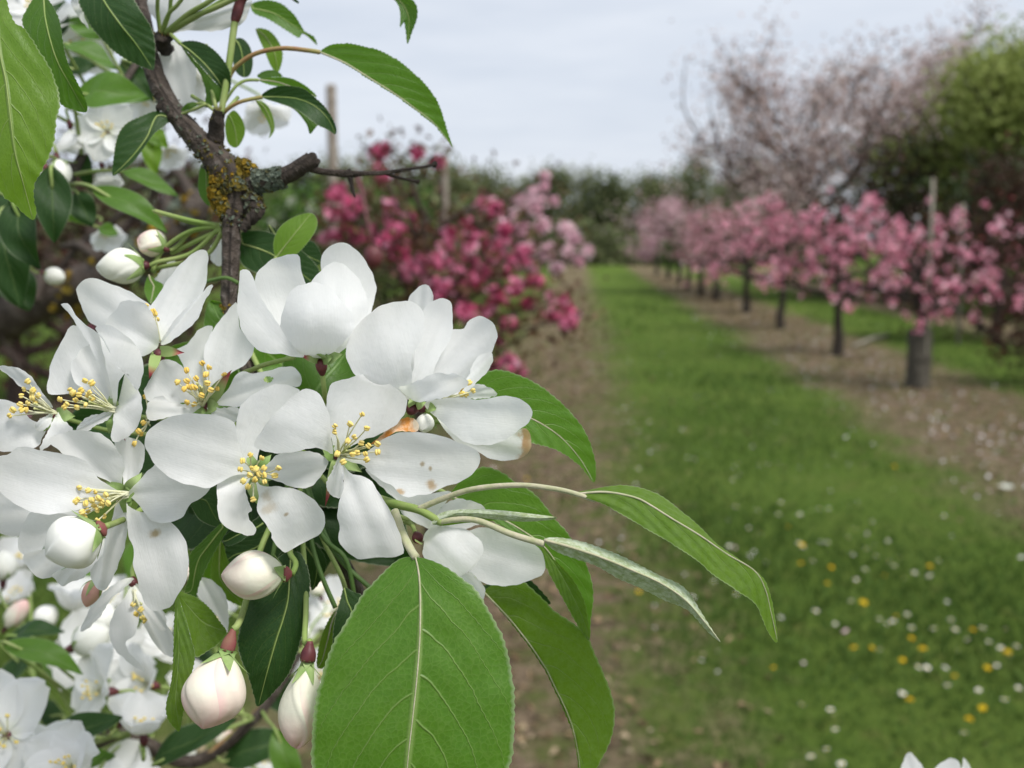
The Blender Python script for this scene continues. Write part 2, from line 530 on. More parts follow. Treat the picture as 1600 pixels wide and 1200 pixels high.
M['grass'] = tint_mat('grass_blades', [(0, (.050, .092, .018)), (.5, (.090, .156, .031)), (.8, (.140, .200, .050)), (1, (.32, .29, .14))], .7, .15, .25)
rn = np.random.default_rng(5)


def soilness(xr_):
    s = np.zeros_like(xr_)
    for c0, hw in ((-.40, .66), (3.35, .95), (7.1, .8), (-4.1, .9)):
        s = np.maximum(s, np.clip((hw + .3 - np.abs(xr_ - c0)) / .6, 0, 1))
    return s


def patchy(x, y, seed, f):
    return wob(x, y, random.Random(seed), 6, f)


def grass_field():
    V = []; T = []
    for (y0, y1, n_, h0, w0) in ((1.6, 3.2, 26000, .050, .0035), (3.2, 5.5, 46000, .052, .004), (5.5, 9, 48000, .055, .006), (9, 16, 42000, .06, .010), (16, 30, 26000, .07, .02)):
        y = y0 + (y1 - y0) * rn.random(n_)
        x = (rn.random(n_) * 2 - 1) * (.60 * y + .4) + .02 * y
        s = soilness(x - SL * y + .55 * patchy(x, y, 7, 1.6))
        keep = rn.random(n_) > s * np.where(x - SL * y < 1.2, .60, .74)
        keep &= rn.random(n_) < .60 + .85 * patchy(x, y, 9, 3.0)
        x, y, s = x[keep], y[keep], s[keep]; k = len(x)
        h = h0 * rn.uniform(.35, 1.25, k) * (1 + .5 * patchy(x, y, 11, 2.0)) * (1 - .35 * s)
        a = rn.uniform(0, 6.283, k); b = rn.uniform(0, 6.283, k); ln = h * rn.uniform(.2, .9, k)
        dx, dy = np.cos(a), np.sin(a)
        w = w0 * rn.uniform(.6, 1.3, k)
        base = np.stack([x, y, np.full(k, -.012)], -1)
        side = np.stack([dx * w, dy * w, np.zeros(k)], -1)
        lean = np.stack([np.cos(b) * ln, np.sin(b) * ln, np.zeros(k)], -1)
        up = np.stack([np.zeros(k), np.zeros(k), h], -1)
        V.append(np.stack([base - side, base + side, base + side * .7 + up * .6 + lean * .35, base + up + lean], 1))
        T.append(np.clip(.42 + .26 * patchy(x, y, 13, 1.6) + .16 * patchy(x, y, 15, 4.5) + rn.normal(0, .17, k) + .48 * s * rn.random(k), 0, 1))
    V = np.concatenate(V); T = np.concatenate(T)
    m = MB(); m.add(V.reshape(-1, 3), np.arange(len(V) * 4).reshape(-1, 4), 0, None, T)
    return tag(m.build('grass', M['grass'], uv=False, tint=True, smooth=False),
               'short green orchard grass covering the ground between the rows', 'grass', kind='stuff')


grass_field()

# litter of fallen petals under the right hand row: nobody could count it
M['litter'] = tint_mat('fallen_petal', [(0, (.75, .72, .70)), (.7, (.80, .74, .74)), (1, (.70, .45, .50))], .7, .2, .2)


def litter():
    m = MB()
    for (n_, c0, sd, y0, y1, sz) in ((700, 3.2, .50, 4.5, 15, .015), (60, 3.4, .4, 5.2, 8.0, .020), (200, 3.4, .8, 15, 32, .02), (120, .35, .5, 3.2, 16, .012), (60, 1.6, .9, 4, 14, .009)):
        y = y0 + (y1 - y0) * rn.random(n_) ** 1.3
        x = c0 + SL * y + rn.normal(0, sd, n_)
        c = np.stack([x, y, rn.uniform(.012, .03, n_)], -1)
        a = rn.uniform(0, 6.283, n_); s = sz * rn.uniform(.6, 1.3, n_)
        e1 = np.stack([np.cos(a), np.sin(a), rn.normal(0, .3, n_)], -1) * s[:, None]
        e2 = np.stack([-np.sin(a), np.cos(a), rn.normal(0, .3, n_)], -1) * s[:, None] * .75
        z = np.array((0, 0, 1.0)) * s[:, None] * .35
        v = np.stack([c - e1, c + e2 * .8 + z * .5, c + e1 + z, c - e2 * .8 + z * .5], 1)
        m.add(v.reshape(-1, 3), np.arange(n_ * 4).reshape(-1, 4), 0, None, rn.random(n_))
    return tag(m.build('fallen_petals', M['litter'], uv=False, tint=True), 'litter of fallen pale petals strewn over the bare soil strip', 'petals', kind='stuff')


litter()
M['debris'] = tint_mat('dead_leaf_litter', [(0, (.050, .032, .020)), (.35, (.120, .078, .045)), (.7, (.26, .19, .11)), (1, (.46, .38, .27))], .9, .1, .1)


def debris():
    m = MB()
    for (n_, c0, sd, y0, y1, sz) in ((4200, 3.35, .48, 4, 18, .015), (2200, -.25, .40, 2.4, 9, .012), (1400, -.25, .45, 9, 22, .020), (1500, 3.4, .5, 18, 40, .03)):
        y = y0 + (y1 - y0) * rn.random(n_) ** 1.4; x = c0 + SL * y + rn.normal(0, sd, n_)
        c = np.stack([x, y, rn.uniform(.004, .022, n_)], -1); a = rn.uniform(0, 6.283, n_); s = sz * rn.uniform(.5, 1.8, n_); k = rn.uniform(.15, .8, n_)
        e1 = np.stack([np.cos(a), np.sin(a), rn.normal(0, .35, n_)], -1) * s[:, None]
        e2 = np.stack([-np.sin(a), np.cos(a), rn.normal(0, .4, n_)], -1) * (s * k)[:, None]
        z = np.array((0, 0, 1.0)) * s[:, None] * .3
        v = np.stack([c - e1, c + e2 + z, c + e1, c - e2 + z], 1)
        m.add(v.reshape(-1, 3), np.arange(n_ * 4).reshape(-1, 4), 0, None, np.clip(rn.beta(1.6, 2.0, n_), 0, 1))
    return tag(m.build('leaf_litter', M['debris'], uv=False, tint=True), 'brown and straw coloured dead leaf litter scattered over the soil strips', 'litter', kind='stuff')


debris()

# ================================================================= TREES
M['trunk'] = soft_mat('orchard_bark', (.020, .017, .014), (.065, .055, .045), 18, .9, .1, 0, bump=.6, bd=.01)
M['twig'] = soft_mat('twig_bark', (.040, .028, .024), (.085, .062, .052), 30, .9, .1)
M['greybark'] = soft_mat('grey_bark', (.045, .042, .036), (.105, .098, .082), 6, .9, .1)
M['post'] = soft_mat('weathered_wood', (.17, .14, .11), (.30, .265, .225), 14, .9, .1)
M['stakewood'] = soft_mat('stake_wood', (.17, .155, .12), (.29, .27, .22), 14, .9, .1)
M['guard'] = soft_mat('guard_mesh', (.045, .042, .034), (.120, .108, .085), 40, .85, .15)
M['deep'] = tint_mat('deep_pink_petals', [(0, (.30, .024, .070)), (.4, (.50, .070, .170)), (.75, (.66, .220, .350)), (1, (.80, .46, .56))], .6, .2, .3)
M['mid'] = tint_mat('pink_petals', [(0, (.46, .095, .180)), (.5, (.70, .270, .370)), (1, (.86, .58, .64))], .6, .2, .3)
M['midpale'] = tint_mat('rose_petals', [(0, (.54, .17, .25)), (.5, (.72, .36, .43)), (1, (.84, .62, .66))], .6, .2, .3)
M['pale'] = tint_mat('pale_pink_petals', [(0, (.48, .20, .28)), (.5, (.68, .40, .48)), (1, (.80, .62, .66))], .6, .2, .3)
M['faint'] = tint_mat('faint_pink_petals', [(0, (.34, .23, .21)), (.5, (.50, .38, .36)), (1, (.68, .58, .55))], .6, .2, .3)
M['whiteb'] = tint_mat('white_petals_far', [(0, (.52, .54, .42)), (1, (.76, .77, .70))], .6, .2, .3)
M['bronze'] = tint_mat('bronze_leaves', [(0, (.050, .018, .012)), (.5, (.100, .045, .020)), (.8, (.10, .085, .022)), (1, (.16, .07, .045))], .55, .3, .25)
M['green'] = tint_mat('spring_leaves', [(0, (.030, .075, .014)), (.6, (.075, .150, .028)), (1, (.15, .23, .05))], .6, .2, .3)
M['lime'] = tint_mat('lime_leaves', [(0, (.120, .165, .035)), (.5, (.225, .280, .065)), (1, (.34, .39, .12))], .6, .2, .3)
M['sage'] = tint_mat('hazel_leaves', [(0, (.075, .092, .040)), (.5, (.155, .182, .080)), (1, (.26, .28, .14))], .7, .15, .25)
M['ivy'] = tint_mat('ivy_leaves', [(0, (.012, .022, .008)), (.6, (.028, .050, .016)), (1, (.06, .09, .03))], .5, .3, .15)
M['rust'] = tint_mat('russet_leaves', [(0, (.030, .014, .010)), (.5, (.060, .028, .018)), (.85, (.045, .050, .020)), (1, (.16, .03, .03))], .6, .2, .2)


def scatter(m, c, size, seed, mat=0, petals=1, t0=.5, ts=.28, flat=None):
    """rhombic petals / leaves with a fold, one set per centre; petals>1 makes little open flowers"""
    r = np.random.default_rng(seed)
    c = np.asarray(c, float); k = len(c)
    nrm = norm(r.normal(size=(k, 3)) + (0 if flat is None else np.asarray(flat)))
    e1 = norm(np.cross(nrm, r.normal(size=(k, 3)))); e2 = np.cross(nrm, e1)
    s = size * r.uniform(.65, 1.25, k)[:, None]
    tt = np.clip(r.normal(t0, ts, k), 0, 1)
    for q in range(petals):
        a = 2 * math.pi * q / petals
        d = e1 * math.cos(a) + e2 * math.sin(a); w = -e1 * math.sin(a) + e2 * math.cos(a)
        if petals > 1:
            v = np.stack([c, c + d * s * .55 - w * s * .36 + nrm * s * .12, c + d * s + nrm * s * .30, c + d * s * .55 + w * s * .36 + nrm * s * .12], 1)
        else:
            v = np.stack([c - d * s, c - w * s * .55 + nrm * s * .18, c + d * s - nrm * s * .2, c + w * s * .55 + nrm * s * .18], 1)
        m.add(v.reshape(-1, 3), np.arange(k * 4).reshape(-1, 4), mat, None, np.clip(tt + r.normal(0, .08, k), 0, 1))
    return m


def grow(seed, base, trunk_h, height, spread, n_limb, n_sub, r0, lean=(0, 0), flat=1.0, start=.75, rise=1.0, wig=.12, sub_len=.45):
    """returns the tubes [(points, r0, r1)] of trunk and limbs and sample points along the outer twigs"""
    r = random.Random(seed)
    b = np.array(base, float)
    k = 7
    top = height * .86
    tr = []
    for i in range(k):
        f = i / (k - 1)
        tr.append(b + np.array((lean[0] * f + r.uniform(-1, 1) * wig * .25 * trunk_h * (i > 0), lean[1] * f + r.uniform(-1, 1) * wig * .25 * trunk_h * (i > 0), -.05 + f * (top + .05))))
    tr = spline(tr, 22)
    tubes = [(tr, r0, r0 * .16)]; samp = []
    ga = r.uniform(0, 6.28)
    for i in range(n_limb):
        f = i / max(1, n_limb - 1)
        hz = trunk_h * start + (top - trunk_h * start) * f ** 1.1
        j = int(hz / top * 21); p0 = tr[min(j, 20)]
        ga += 2.4 + r.uniform(-.5, .5)
        ln = spread * (1 - .45 * f) * r.uniform(.75, 1.15)
        el = r.uniform(.15, .75) * rise + .35 * f
        d = np.array((math.cos(ga) * math.cos(el), math.sin(ga) * math.cos(el) * flat, math.sin(el)))
        pts = [p0]
        for q in range(1, 6):
            u = q / 5
            pts.append(p0 + d * ln * u + np.array((r.uniform(-1, 1), r.uniform(-1, 1) * flat, r.uniform(-.6, 1))) * ln * wig * u - np.array((0, 0, ln * .18 * u * u * (1.2 - rise))))
        pts = spline(pts, 14)
        rl = r0 * (.55 - .3 * f)
        tubes.append((pts, rl, rl * .18)); samp += [pts[5:]] * 3
        for _ in range(n_sub):
            j = r.randint(4, 12); q0 = pts[j]
            dd = norm(pts[min(13, j + 1)] - pts[j - 1]) + np.array((r.uniform(-1, 1), r.uniform(-1, 1), r.uniform(-.35, 1.0))) * .85
            dd = norm(dd); l2 = ln * sub_len * r.uniform(.5, 1.1)
            sp = spline([q0, q0 + dd * l2 * .5 + np.array((r.uniform(-1, 1), r.uniform(-1, 1), r.uniform(-.5, 1))) * l2 * .12, q0 + dd * l2 + np.array((0, 0, r.uniform(-.2, .25) * l2))], 9)
            tubes.append((sp, rl * .38, rl * .08)); samp.append(sp[2:])
    return tubes, np.concatenate(samp)


def wood(tubes, sides=7):
    m = MB()
    for pts, a, b in tubes:
        k = len(pts)
        m.tube(pts, np.linspace(a, b, k) * (1 + (.25 * np.exp(-np.linspace(0, 8, k)) if a == tubes[0][1] else 0)), sides)
    return m


def puff(samp, n_, sd, seed, squash=1.0):
    r = np.random.default_rng(seed)
    c = samp[r.integers(0, len(samp), n_)]
    return c + r.normal(size=(n_, 3)) * sd * np.array((1, 1, squash))


def clumps(samp, n_, k, rad, sd, seed):
    r = np.random.default_rng(seed)
    c = samp[r.integers(0, len(samp), k)] + r.normal(size=(k, 3)) * sd
    rr_ = rad * r.uniform(.55, 1.3, k); i = r.integers(0, k, n_)
    return c[i] + norm(r.normal(size=(n_, 3))) * rr_[i][:, None] * r.uniform(.4, 1, (n_, 1))


def tree(name, label, cat, base, group, seed, spec, blooms=(), woodmat='trunk', **kw):
    """a tree: trunk (with its limbs) plus crown parts; blooms = (part name, material, count, scatter, size, petals, tint)"""
    root = thing(name, (base[0], base[1], 0), label, cat, group)
    tubes, samp = grow(seed, (base[0], base[1], 0), *spec, **kw)
    wood(tubes).build('trunk', M[woodmat], root, uv=False)
    for i, (pn, mt, cnt, sd, sz, pet, t0) in enumerate(blooms):
        pts = puff(samp, cnt, sd, seed * 7 + i) if sd > 0 else clumps(samp, int(cnt * 1.35), cnt // 7, .075, -sd, seed * 7 + i)
        m = MB(); scatter(m, pts, sz, seed * 13 + i, 0, pet, t0)
        m.build(pn, M[mt], root, uv=False, tint=True, smooth=False)
    return root


# ---- far tree line closing the orchard
far_group = 'trees of the far tree line'
rf = random.Random(21)
k_ = 0
for px in list(range(-20, 1240, 31)):
    d = rf.uniform(60, 72)
    x = (px + rf.uniform(-16, 16) - 800) / FPX * d
    y = d
    hgt = rf.uniform(5.1, 6.1)
    kind = k_ % 3
    lab = ['thin grey green tree with open crown in the far tree line',
           'dark ivy clad tree in the far tree line', 'bushy sage green tree in the far tree line'][kind]
    if kind == 1:
        bl = (('crown', 'sage', 1500, .50, .16, 1, .4), ('ivy', 'ivy', 900, .35, .16, 1, .7))
    elif kind == 0:
        bl = (('crown', 'sage', 1900, .44, .15, 1, .5),)
    else:
        bl = (('crown', 'sage', 2400, .55, .16, 1, .45),)
    tree('tree', lab, 'tree', (x, y), far_group, 300 + k_, (2.4, hgt, 1.9, 8, 4, .16), bl, 'greybark', start=.45, rise=1.3)
    k_ += 1
# undergrowth along the foot of the tree line
hb = MB(); rh = np.random.default_rng(8)
n_ = 9000
xx = rh.uniform(-34, 20, n_); yy = rh.uniform(58, 61, n_)
hz = rh.random(n_) ** 1.4 * (2.4 + .9 * patchy(xx, yy * 0, 5, .6))
scatter(hb, np.stack([xx, yy, hz], -1), .26, 9, 0, 1, .35, .25)
tag(hb.build('undergrowth', M['sage'], uv=False, tint=True, smooth=False), 'dull green undergrowth along the foot of the far tree line', 'undergrowth', kind='stuff')

# ---- the big trees at the right
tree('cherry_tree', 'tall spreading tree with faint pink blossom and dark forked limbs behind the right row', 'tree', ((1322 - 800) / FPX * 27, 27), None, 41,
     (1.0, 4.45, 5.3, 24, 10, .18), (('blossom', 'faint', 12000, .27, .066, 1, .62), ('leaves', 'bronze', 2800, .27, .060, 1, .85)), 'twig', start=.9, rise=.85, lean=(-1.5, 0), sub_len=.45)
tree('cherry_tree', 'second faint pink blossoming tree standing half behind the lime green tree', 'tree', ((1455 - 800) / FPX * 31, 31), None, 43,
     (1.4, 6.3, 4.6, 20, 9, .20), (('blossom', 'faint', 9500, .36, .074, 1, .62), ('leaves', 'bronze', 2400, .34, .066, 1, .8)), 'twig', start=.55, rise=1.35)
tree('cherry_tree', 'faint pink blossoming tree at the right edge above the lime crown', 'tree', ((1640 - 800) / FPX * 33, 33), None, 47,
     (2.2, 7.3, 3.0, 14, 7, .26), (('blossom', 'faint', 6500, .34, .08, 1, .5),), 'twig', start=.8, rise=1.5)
tree('maple_tree', 'broad tree with fresh lime green leaves at the right edge', 'tree', ((1565 - 800) / FPX * 23, 23), None, 51,
     (2.1, 5.35, 2.5, 22, 9, .18), (('crown', 'lime', 20000, .36, .080, 1, .65),), 'trunk', start=1.0, rise=1.0)
tree('conifer_tree', 'dark evergreen tree under the lime green crown at the right edge', 'tree', ((1585 - 800) / FPX * 20, 20), None, 53,
     (.9, 2.7, 1.8, 12, 6, .16), (('crown', 'ivy', 4500, .30, .085, 1, .75),), 'trunk', start=.5, rise=.9)
tree('hazel_tree', 'brown bare twiggy tree in the gap behind the pink row', 'tree', ((1385 - 800) / FPX * 24, 24), None, 55,
     (1.0, 3.3, 2.2, 11, 8, .12), (('crown', 'ivy', 1700, .30, .07, 1, .7), ('twigs', 'rust', 1900, .32, .07, 1, .5)), 'twig', start=.4, rise=1.1)
tree('plum_tree', 'dark russet leaved shrub tree at the right edge', 'tree', ((1560 - 800) / FPX * 14.5, 14.5), None, 57,
     (.6, 2.3, 1.35, 12, 7, .08), (('crown', 'rust', 4200, .20, .050, 1, .5),), 'twig', start=.4, rise=.9)
tree('plum_tree', 'low brown shrub on the ground at the right edge', 'shrub', ((1640 - 800) / FPX * 10.2, 10.2), None, 59,
     (.2, 1.0, .75, 9, 6, .04), (('crown', 'rust', 1800, .12, .035, 1, .55),), 'twig', start=.5, rise=.7)

# ---- right hand row of pink crab apples
row_group = 'pink crab apples of the right hand row'
RT = [  # base px, base py, crown material, label, height, spread, petals, tint
    (1433, 606, 'mid', 'nearest pink crab apple of the right row, trunk inside a mesh guard', 1.55, 1.05),
    (1307, 555, 'mid', 'second pink crab apple in the right row, with a dark bare trunk', 1.72, 1.25),
    (1220, 515, 'mid', 'third pink crab apple in the right row from the front', 1.85, 1.45),
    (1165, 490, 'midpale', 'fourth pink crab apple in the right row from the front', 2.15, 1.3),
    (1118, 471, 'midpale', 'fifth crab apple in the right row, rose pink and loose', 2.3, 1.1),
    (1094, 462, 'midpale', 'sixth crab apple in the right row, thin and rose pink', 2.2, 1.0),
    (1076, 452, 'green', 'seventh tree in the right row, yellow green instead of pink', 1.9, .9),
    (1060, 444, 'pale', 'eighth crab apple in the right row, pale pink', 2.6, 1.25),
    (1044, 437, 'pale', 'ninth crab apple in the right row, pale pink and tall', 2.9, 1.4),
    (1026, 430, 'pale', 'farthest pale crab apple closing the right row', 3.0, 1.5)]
for i, (bx, by, mt, lab, hh, sp) in enumerate(RT):
    g = G(bx, by)
    sc = 1.0
    d = g[1]
    cnt = [850, 1100, 1300, 1250, 1000, 900, 1500, 1200, 1200, 1200][i]
    pet = 5 if i < 4 else 1
    sz = .030 if i < 4 else .034 + .003 * (i - 4)
    if i < 4:
        bl = [('blossom', mt, cnt, -.10, .030, 5, .55), ('bronze_leaves', 'bronze', 460, .10, .026, 1, .7)]
    else:
        bl = [('blossom', mt, cnt * 2, .11, sz, 1, .5)]
        if mt != 'green': bl.append(('young_leaves', 'green', 500, .13, .035, 1, .5))
    tree('crab_apple_tree', lab, 'tree', (g[0], g[1]), row_group, 100 + i, (.78, hh, sp, 13, 6, .075 if i < 3 else .085), bl, 'trunk', start=1.0, rise=.72, wig=.16, sub_len=.42)
# a second row beyond it, only its trunks and bits of pink show
for i, (bx, by, lab) in enumerate(((1436, 497, 'pink crab apple seen behind the nearest one, in the row beyond'), (1530, 520, 'low pink crab apple beyond the staked tree at the right'))):
    g = G(bx, by)
    tree('crab_apple_tree', lab, 'tree', (g[0], g[1]), 'pink crab apples of the row beyond', 130 + i, (.6, 1.35, .85, 10, 5, .05),
         [('blossom', 'mid', 420, .08, .032, 5, .35), ('bronze_leaves', 'bronze', 500, .12, .03, 1, .5)], 'trunk', start=1.0, rise=.6)


def frame_tube(name, mat, pts, rad, parent=None, sides=10):
    m = MB(); m.tube(pts, rad, sides); return m.build(name, M[mat], parent, uv=False)


def round_post(px, y, top_py, r, lab, group=None, mat='post', base_lean=0.0):
    x = (px - 800) / FPX * (y * math.cos(PITCH)); zt = P(px, top_py, y)[2]
    m = MB()
    zs = np.array([-.1, .1, .5, 1, 1.6, zt - .02, zt])
    pts = np.stack([x + base_lean * (zt - zs), np.full(7, y), zs], -1)
    rr = np.array([1.05, 1.04, 1.02, 1.0, 1.0, .98, .86]) * r
    m.tube(pts, rr, 12)
    o = m.build('wooden_post', M[mat], None, uv=False)
    return tag(o, lab, 'post', group)


round_post(523, 7.2, 140, .037, 'tall round weathered post rising to the left of the pink crab apples')
round_post(696, 8.0, 244, .027, 'shorter thin wooden post among the pink blossoms on the left')

# stake and mesh guard of the nearest tree of the right row
g = G(1433, 606)
gd = thing('tree_guard', (g[0], g[1], 0), 'dark mesh guard sleeve round the foot of the nearest right row tree', 'tree guard')
m = MB()
th = np.linspace(0, 2 * math.pi, 41); zz = np.linspace(0.0, .60, 31)
T_, Z_ = np.meshgrid(th, zz, indexing='ij')
rr = .118 + .006 * np.sin(T_ * 3 + Z_ * 9)
m.grid(np.stack([g[0] + rr * np.cos(T_), g[1] + rr * np.sin(T_), Z_], -1))
m.build('sleeve', M['guard'], gd, uv=False)
for q in (0.02, .30, .585):
    m = MB(); rr = .124
    m.tube(np.stack([g[0] + rr * np.cos(th), g[1] + rr * np.sin(th), np.full(41, q)], -1), .006, 6, cap=False); m.build('wire_hoop', M['guard'], gd, uv=False)
sb = P(1441, 560, g[1] + .0); sb[1] = g[1] - .09; sb[0] = g[0] + .03; st = P(1458, 278, g[1] - .42)
m = MB(); m.tube([sb + (-.02, 0, -.30), sb, sb * .5 + st * .5 + (.005, 0, 0), st], [.018, .018, .017, .016], 10)
tag(m.build('tree_stake', M['stakewood'], None, uv=False), 'pale leaning stake tied beside the guarded tree in the right row', 'stake')
g2 = G(1510, 560)
m = MB(); sb = np.array((g2[0], 14.2, 0)); st = P(1505, 318, 14.2)
sb[0] = P(1500, 480, 14.2)[0]
m.tube([sb, sb * .5 + st * .5, st], [.03, .028, .026], 10)
tag(m.build('tree_stake', M['stakewood'], None, uv=False), 'second thin stake in the shade at the right edge', 'stake')
a = G(1332, 545); b = G(1386, 527)
m = MB(); m.tube([a + (0, 0, .03), (a + b) / 2 + (0, 0, .06), b + (0, 0, .04)], [.025, .03, .02], 8)
tag(m.build('fallen_branch', M['stakewood'], None, uv=False), 'grey fallen branch lying on the soil beside the second trunk', 'branch')


# ---- left hand row: deep pink tree close by, pale pink one behind it
def cluster_tree(name, lab, base, seed, d, clusters, mat, fl, size, crop, leaves, woodmat='twig', pet=5, t0=.5, group=None, grow_=1.0):
    """crown built as blossom clusters, each a part of its own on a twig from the trunk"""
    root = thing(name, (base[0], base[1], 0), lab, 'tree', group)
    r = random.Random(seed)
    ox, oy, sc_ = crop
    cs = []
    for i, (cx, cy, cr) in enumerate(clusters):
        dd = d + r.uniform(-.30, .35) * d / 3.5
        c = P(ox + cx / sc_, oy + cy / sc_, dd); rad = cr / sc_ / FPX * dd * grow_
        cs.append((c, rad))
    m = MB(); top = max(c[2] for c, _ in cs) - .25
    tr = spline([np.array((base[0], base[1], -.05)), np.array((base[0] + .02, base[1], .5)), np.array((base[0] - .03, base[1] + .02, 1.0)), np.array((base[0] + .02, base[1], top))], 30)
    m.tube(tr, np.linspace(.035, .010, 30), 9)
    for c, rad in cs:
        zi = np.clip(c[2] - r.uniform(.12, .4), .55, top); q = tr[np.argmin(abs(tr[:, 2] - zi))]
        mid = (q + c) / 2 + np.array((r.uniform(-.05, .05), r.uniform(-.05, .05), r.uniform(-.02, .09)))
        m.tube(spline([q, mid, c], 10), np.linspace(.010, .003, 10), 6)
    m.build('trunk', M[woodmat], root, uv=False)
    rr = np.random.default_rng(seed)
    for i, (c, rad) in enumerate(cs):
        k = max(4, int(fl * rr.uniform(.8, 1.3)))
        mm = MB(); pts = c + norm(rr.normal(size=(k, 3))) * rad * rr.uniform(.25, .85, (k, 1))
        scatter(mm, pts, size, seed + i, 0, pet, t0 + rr.normal(0, .12), .2, None)
        mm.build('blossom_cluster', M[mat], root, uv=False, tint=True, smooth=False)
    if leaves:
        pts = np.concatenate([c + rr.normal(size=(leaves[0], 3)) * (rad * 1.35 + .01) for c, rad in cs])
        mm = MB(); scatter(mm, pts, leaves[1], seed + 99, 0, 1, .5, .3)
        mm.build('young_leaves', M[leaves[2]], root, uv=False, tint=True, smooth=False)
    return root


DEEP = [(540, 118, 34), (575, 88, 20), (555, 185, 34), (570, 220, 20), (725, 108, 28), (805, 150, 26), (365, 300, 48), (440, 350, 50), (600, 380, 52), (590, 340, 30), (620, 450, 40),
        (310, 490, 34), (370, 465, 38), (455, 480, 40), (500, 470, 34), (640, 560, 52), (660, 530, 40), (740, 600, 44), (700, 510, 30), (850, 540, 52), (940, 550, 52),
        (1010, 340, 62), (1070, 365, 36), (960, 470, 46), (1000, 500, 50), (1080, 530, 66), (1060, 580, 56), (1180, 570, 56), (1130, 620, 48), (880, 630, 46), (900, 740, 52), (1060, 760, 52),
        (940, 820, 50), (1000, 640, 52), (1150, 700, 56), (1240, 680, 52), (1130, 880, 46), (1340, 770, 56), (1400, 800, 60), (1390, 860, 36), (1320, 840, 36), (1130, 1040, 46), (1165, 1085, 40),
        (1070, 1060, 28), (1080, 950, 28), (830, 710, 46), (790, 800, 40), (850, 860, 40), (1210, 780, 36), (690, 640, 50), (760, 690, 46), (800, 590, 44), (560, 560, 46), (520, 600, 40), (690, 420, 34), (1110, 450, 40), (930, 420, 40), (870, 470, 40), (960, 690, 46), (1030, 820, 46), (740, 760, 44), (590, 500, 40), (405, 400, 40), (340, 380, 36)]
cluster_tree('crab_apple_tree', 'deep pink crab apple with bronze leaves just behind the white blossoms', (P(660, 500, 3.6)[0], 3.6), 61, 3.5, DEEP, 'deep', 24, .0180, (400, 200, 2.857), (24, .018, 'bronze'), t0=.54, grow_=1.2,
             group='crab apples of the left hand row')
PALE = [(1290, 215, 26), (1285, 270, 26), (1150, 380, 50), (1180, 330, 40), (1250, 350, 56), (1180, 450, 56), (1280, 440, 50), (1380, 450, 50), (1425, 490, 42), (1300, 550, 60), (1400, 560, 50), (1475, 550, 34),
        (1340, 630, 40), (1210, 540, 50), (1130, 500, 44), (1240, 620, 40), (1100, 430, 40), (1240, 290, 34), (1330, 330, 30), (1440, 600, 30)]
cluster_tree('crab_apple_tree', 'pale pink crab apple standing behind the deep pink one', (P(735, 500, 6.6)[0], 6.6), 63, 6.5, PALE, 'pale', 60, .021, (400, 200, 2.857), (8, .022, 'bronze'), t0=.62,
             group='crab apples of the left hand row')
WHT = [(100, 380, 40), (150, 330, 40), (60, 440, 50), (690, 400, 40), (660, 360, 40), (700, 450, 40), (200, 420, 50), (250, 350, 40), (120, 460, 50), (330, 400, 50), (640, 430, 50), (750, 420, 50)]
cluster_tree('crab_apple_tree', 'greenish white blossoming tree behind the deep pink crab apple', (P(560, 500, 9.5)[0], 9.5), 65, 9.4, WHT, 'whiteb', 26, .024, (400, 200, 2.857), (70, .045, 'green'),
             group='crab apples of the left hand row')
tree('hawthorn_tree', 'dark green leafy bush tree behind the thin post on the left', 'tree', (P(655, 400, 13)[0], 13), None, 67,
     (.8, 2.2, 1.1, 12, 6, .09), (('crown', 'sage', 2600, .15, .06, 1, .35),), 'trunk', start=.5, rise=.9)
tree('apple_tree', 'russet brown leafing tree in the background behind the left buds', 'tree', (P(150, 400, 6.5)[0], 6.5), None, 69,
     (.5, 1.75, 1.5, 13, 8, .10), (('crown', 'rust', 3600, .17, .030, 1, .5), ('blossom', 'deep', 60, .12, .02, 5, .4)), 'twig', start=.8, rise=.7)
tree('apple_tree', 'dull green leafing tree low in the left background', 'tree', (P(20, 400, 8.5)[0], 8.5), None, 71,
     (.7, 1.7, 1.6, 12, 7, .10), (('crown', 'sage', 3200, .17, .045, 1, .3), ('twigs', 'rust', 1500, .2, .05, 1, .4)), 'twig', start=.8, rise=.6)

# ---- flowers in the grass
DW = [(465, 40), (630, 70), (425, 170), (705, 250), (830, 185), (905, 225), (345, 265), (395, 265), (525, 303), (570, 235), (690, 300), (800, 250), (775, 255), (893, 300), (700, 383),
      (767, 395), (840, 370), (833, 407), (900, 408), (935, 395), (960, 390), (990, 390), (1055, 382), (740, 450), (780, 467), (1127, 430), (1072, 453), (1050, 478), (985, 495), (1175, 490),
      (1065, 533), (1108, 515), (940, 553), (896, 497), (1103, 580), (1137, 538), (1180, 555), (1195, 568), (1212, 542), (1258, 590), (1225, 607), (1305, 600), (1333, 553), (1076, 612),
      (1060, 678), (950, 710), (680, 507), (630, 617), (700, 657), (1148, 735), (1170, 750), (1190, 742), (1235, 720), (1248, 762), (1318, 765), (1385, 768), (1372, 737), (1470, 763), (1543, 766),
      (1423, 798), (1490, 806), (1393, 834), (1527, 825), (1577, 820), (1555, 850), (1515, 880), (1270, 885), (1297, 887), (1361, 942), (1458, 957), (1540, 987), (1582, 950), (905, 1002),
      (995, 1018), (983, 1142), (934, 1165), (1220, 968), (1030, 1188), (1413, 1090), (1350, 412), (1520, 405), (1010, 750), (1010, 1080), (370, 65), (352, 75), (386, 58), (300, 20), (440, 120), (1150, 830)]
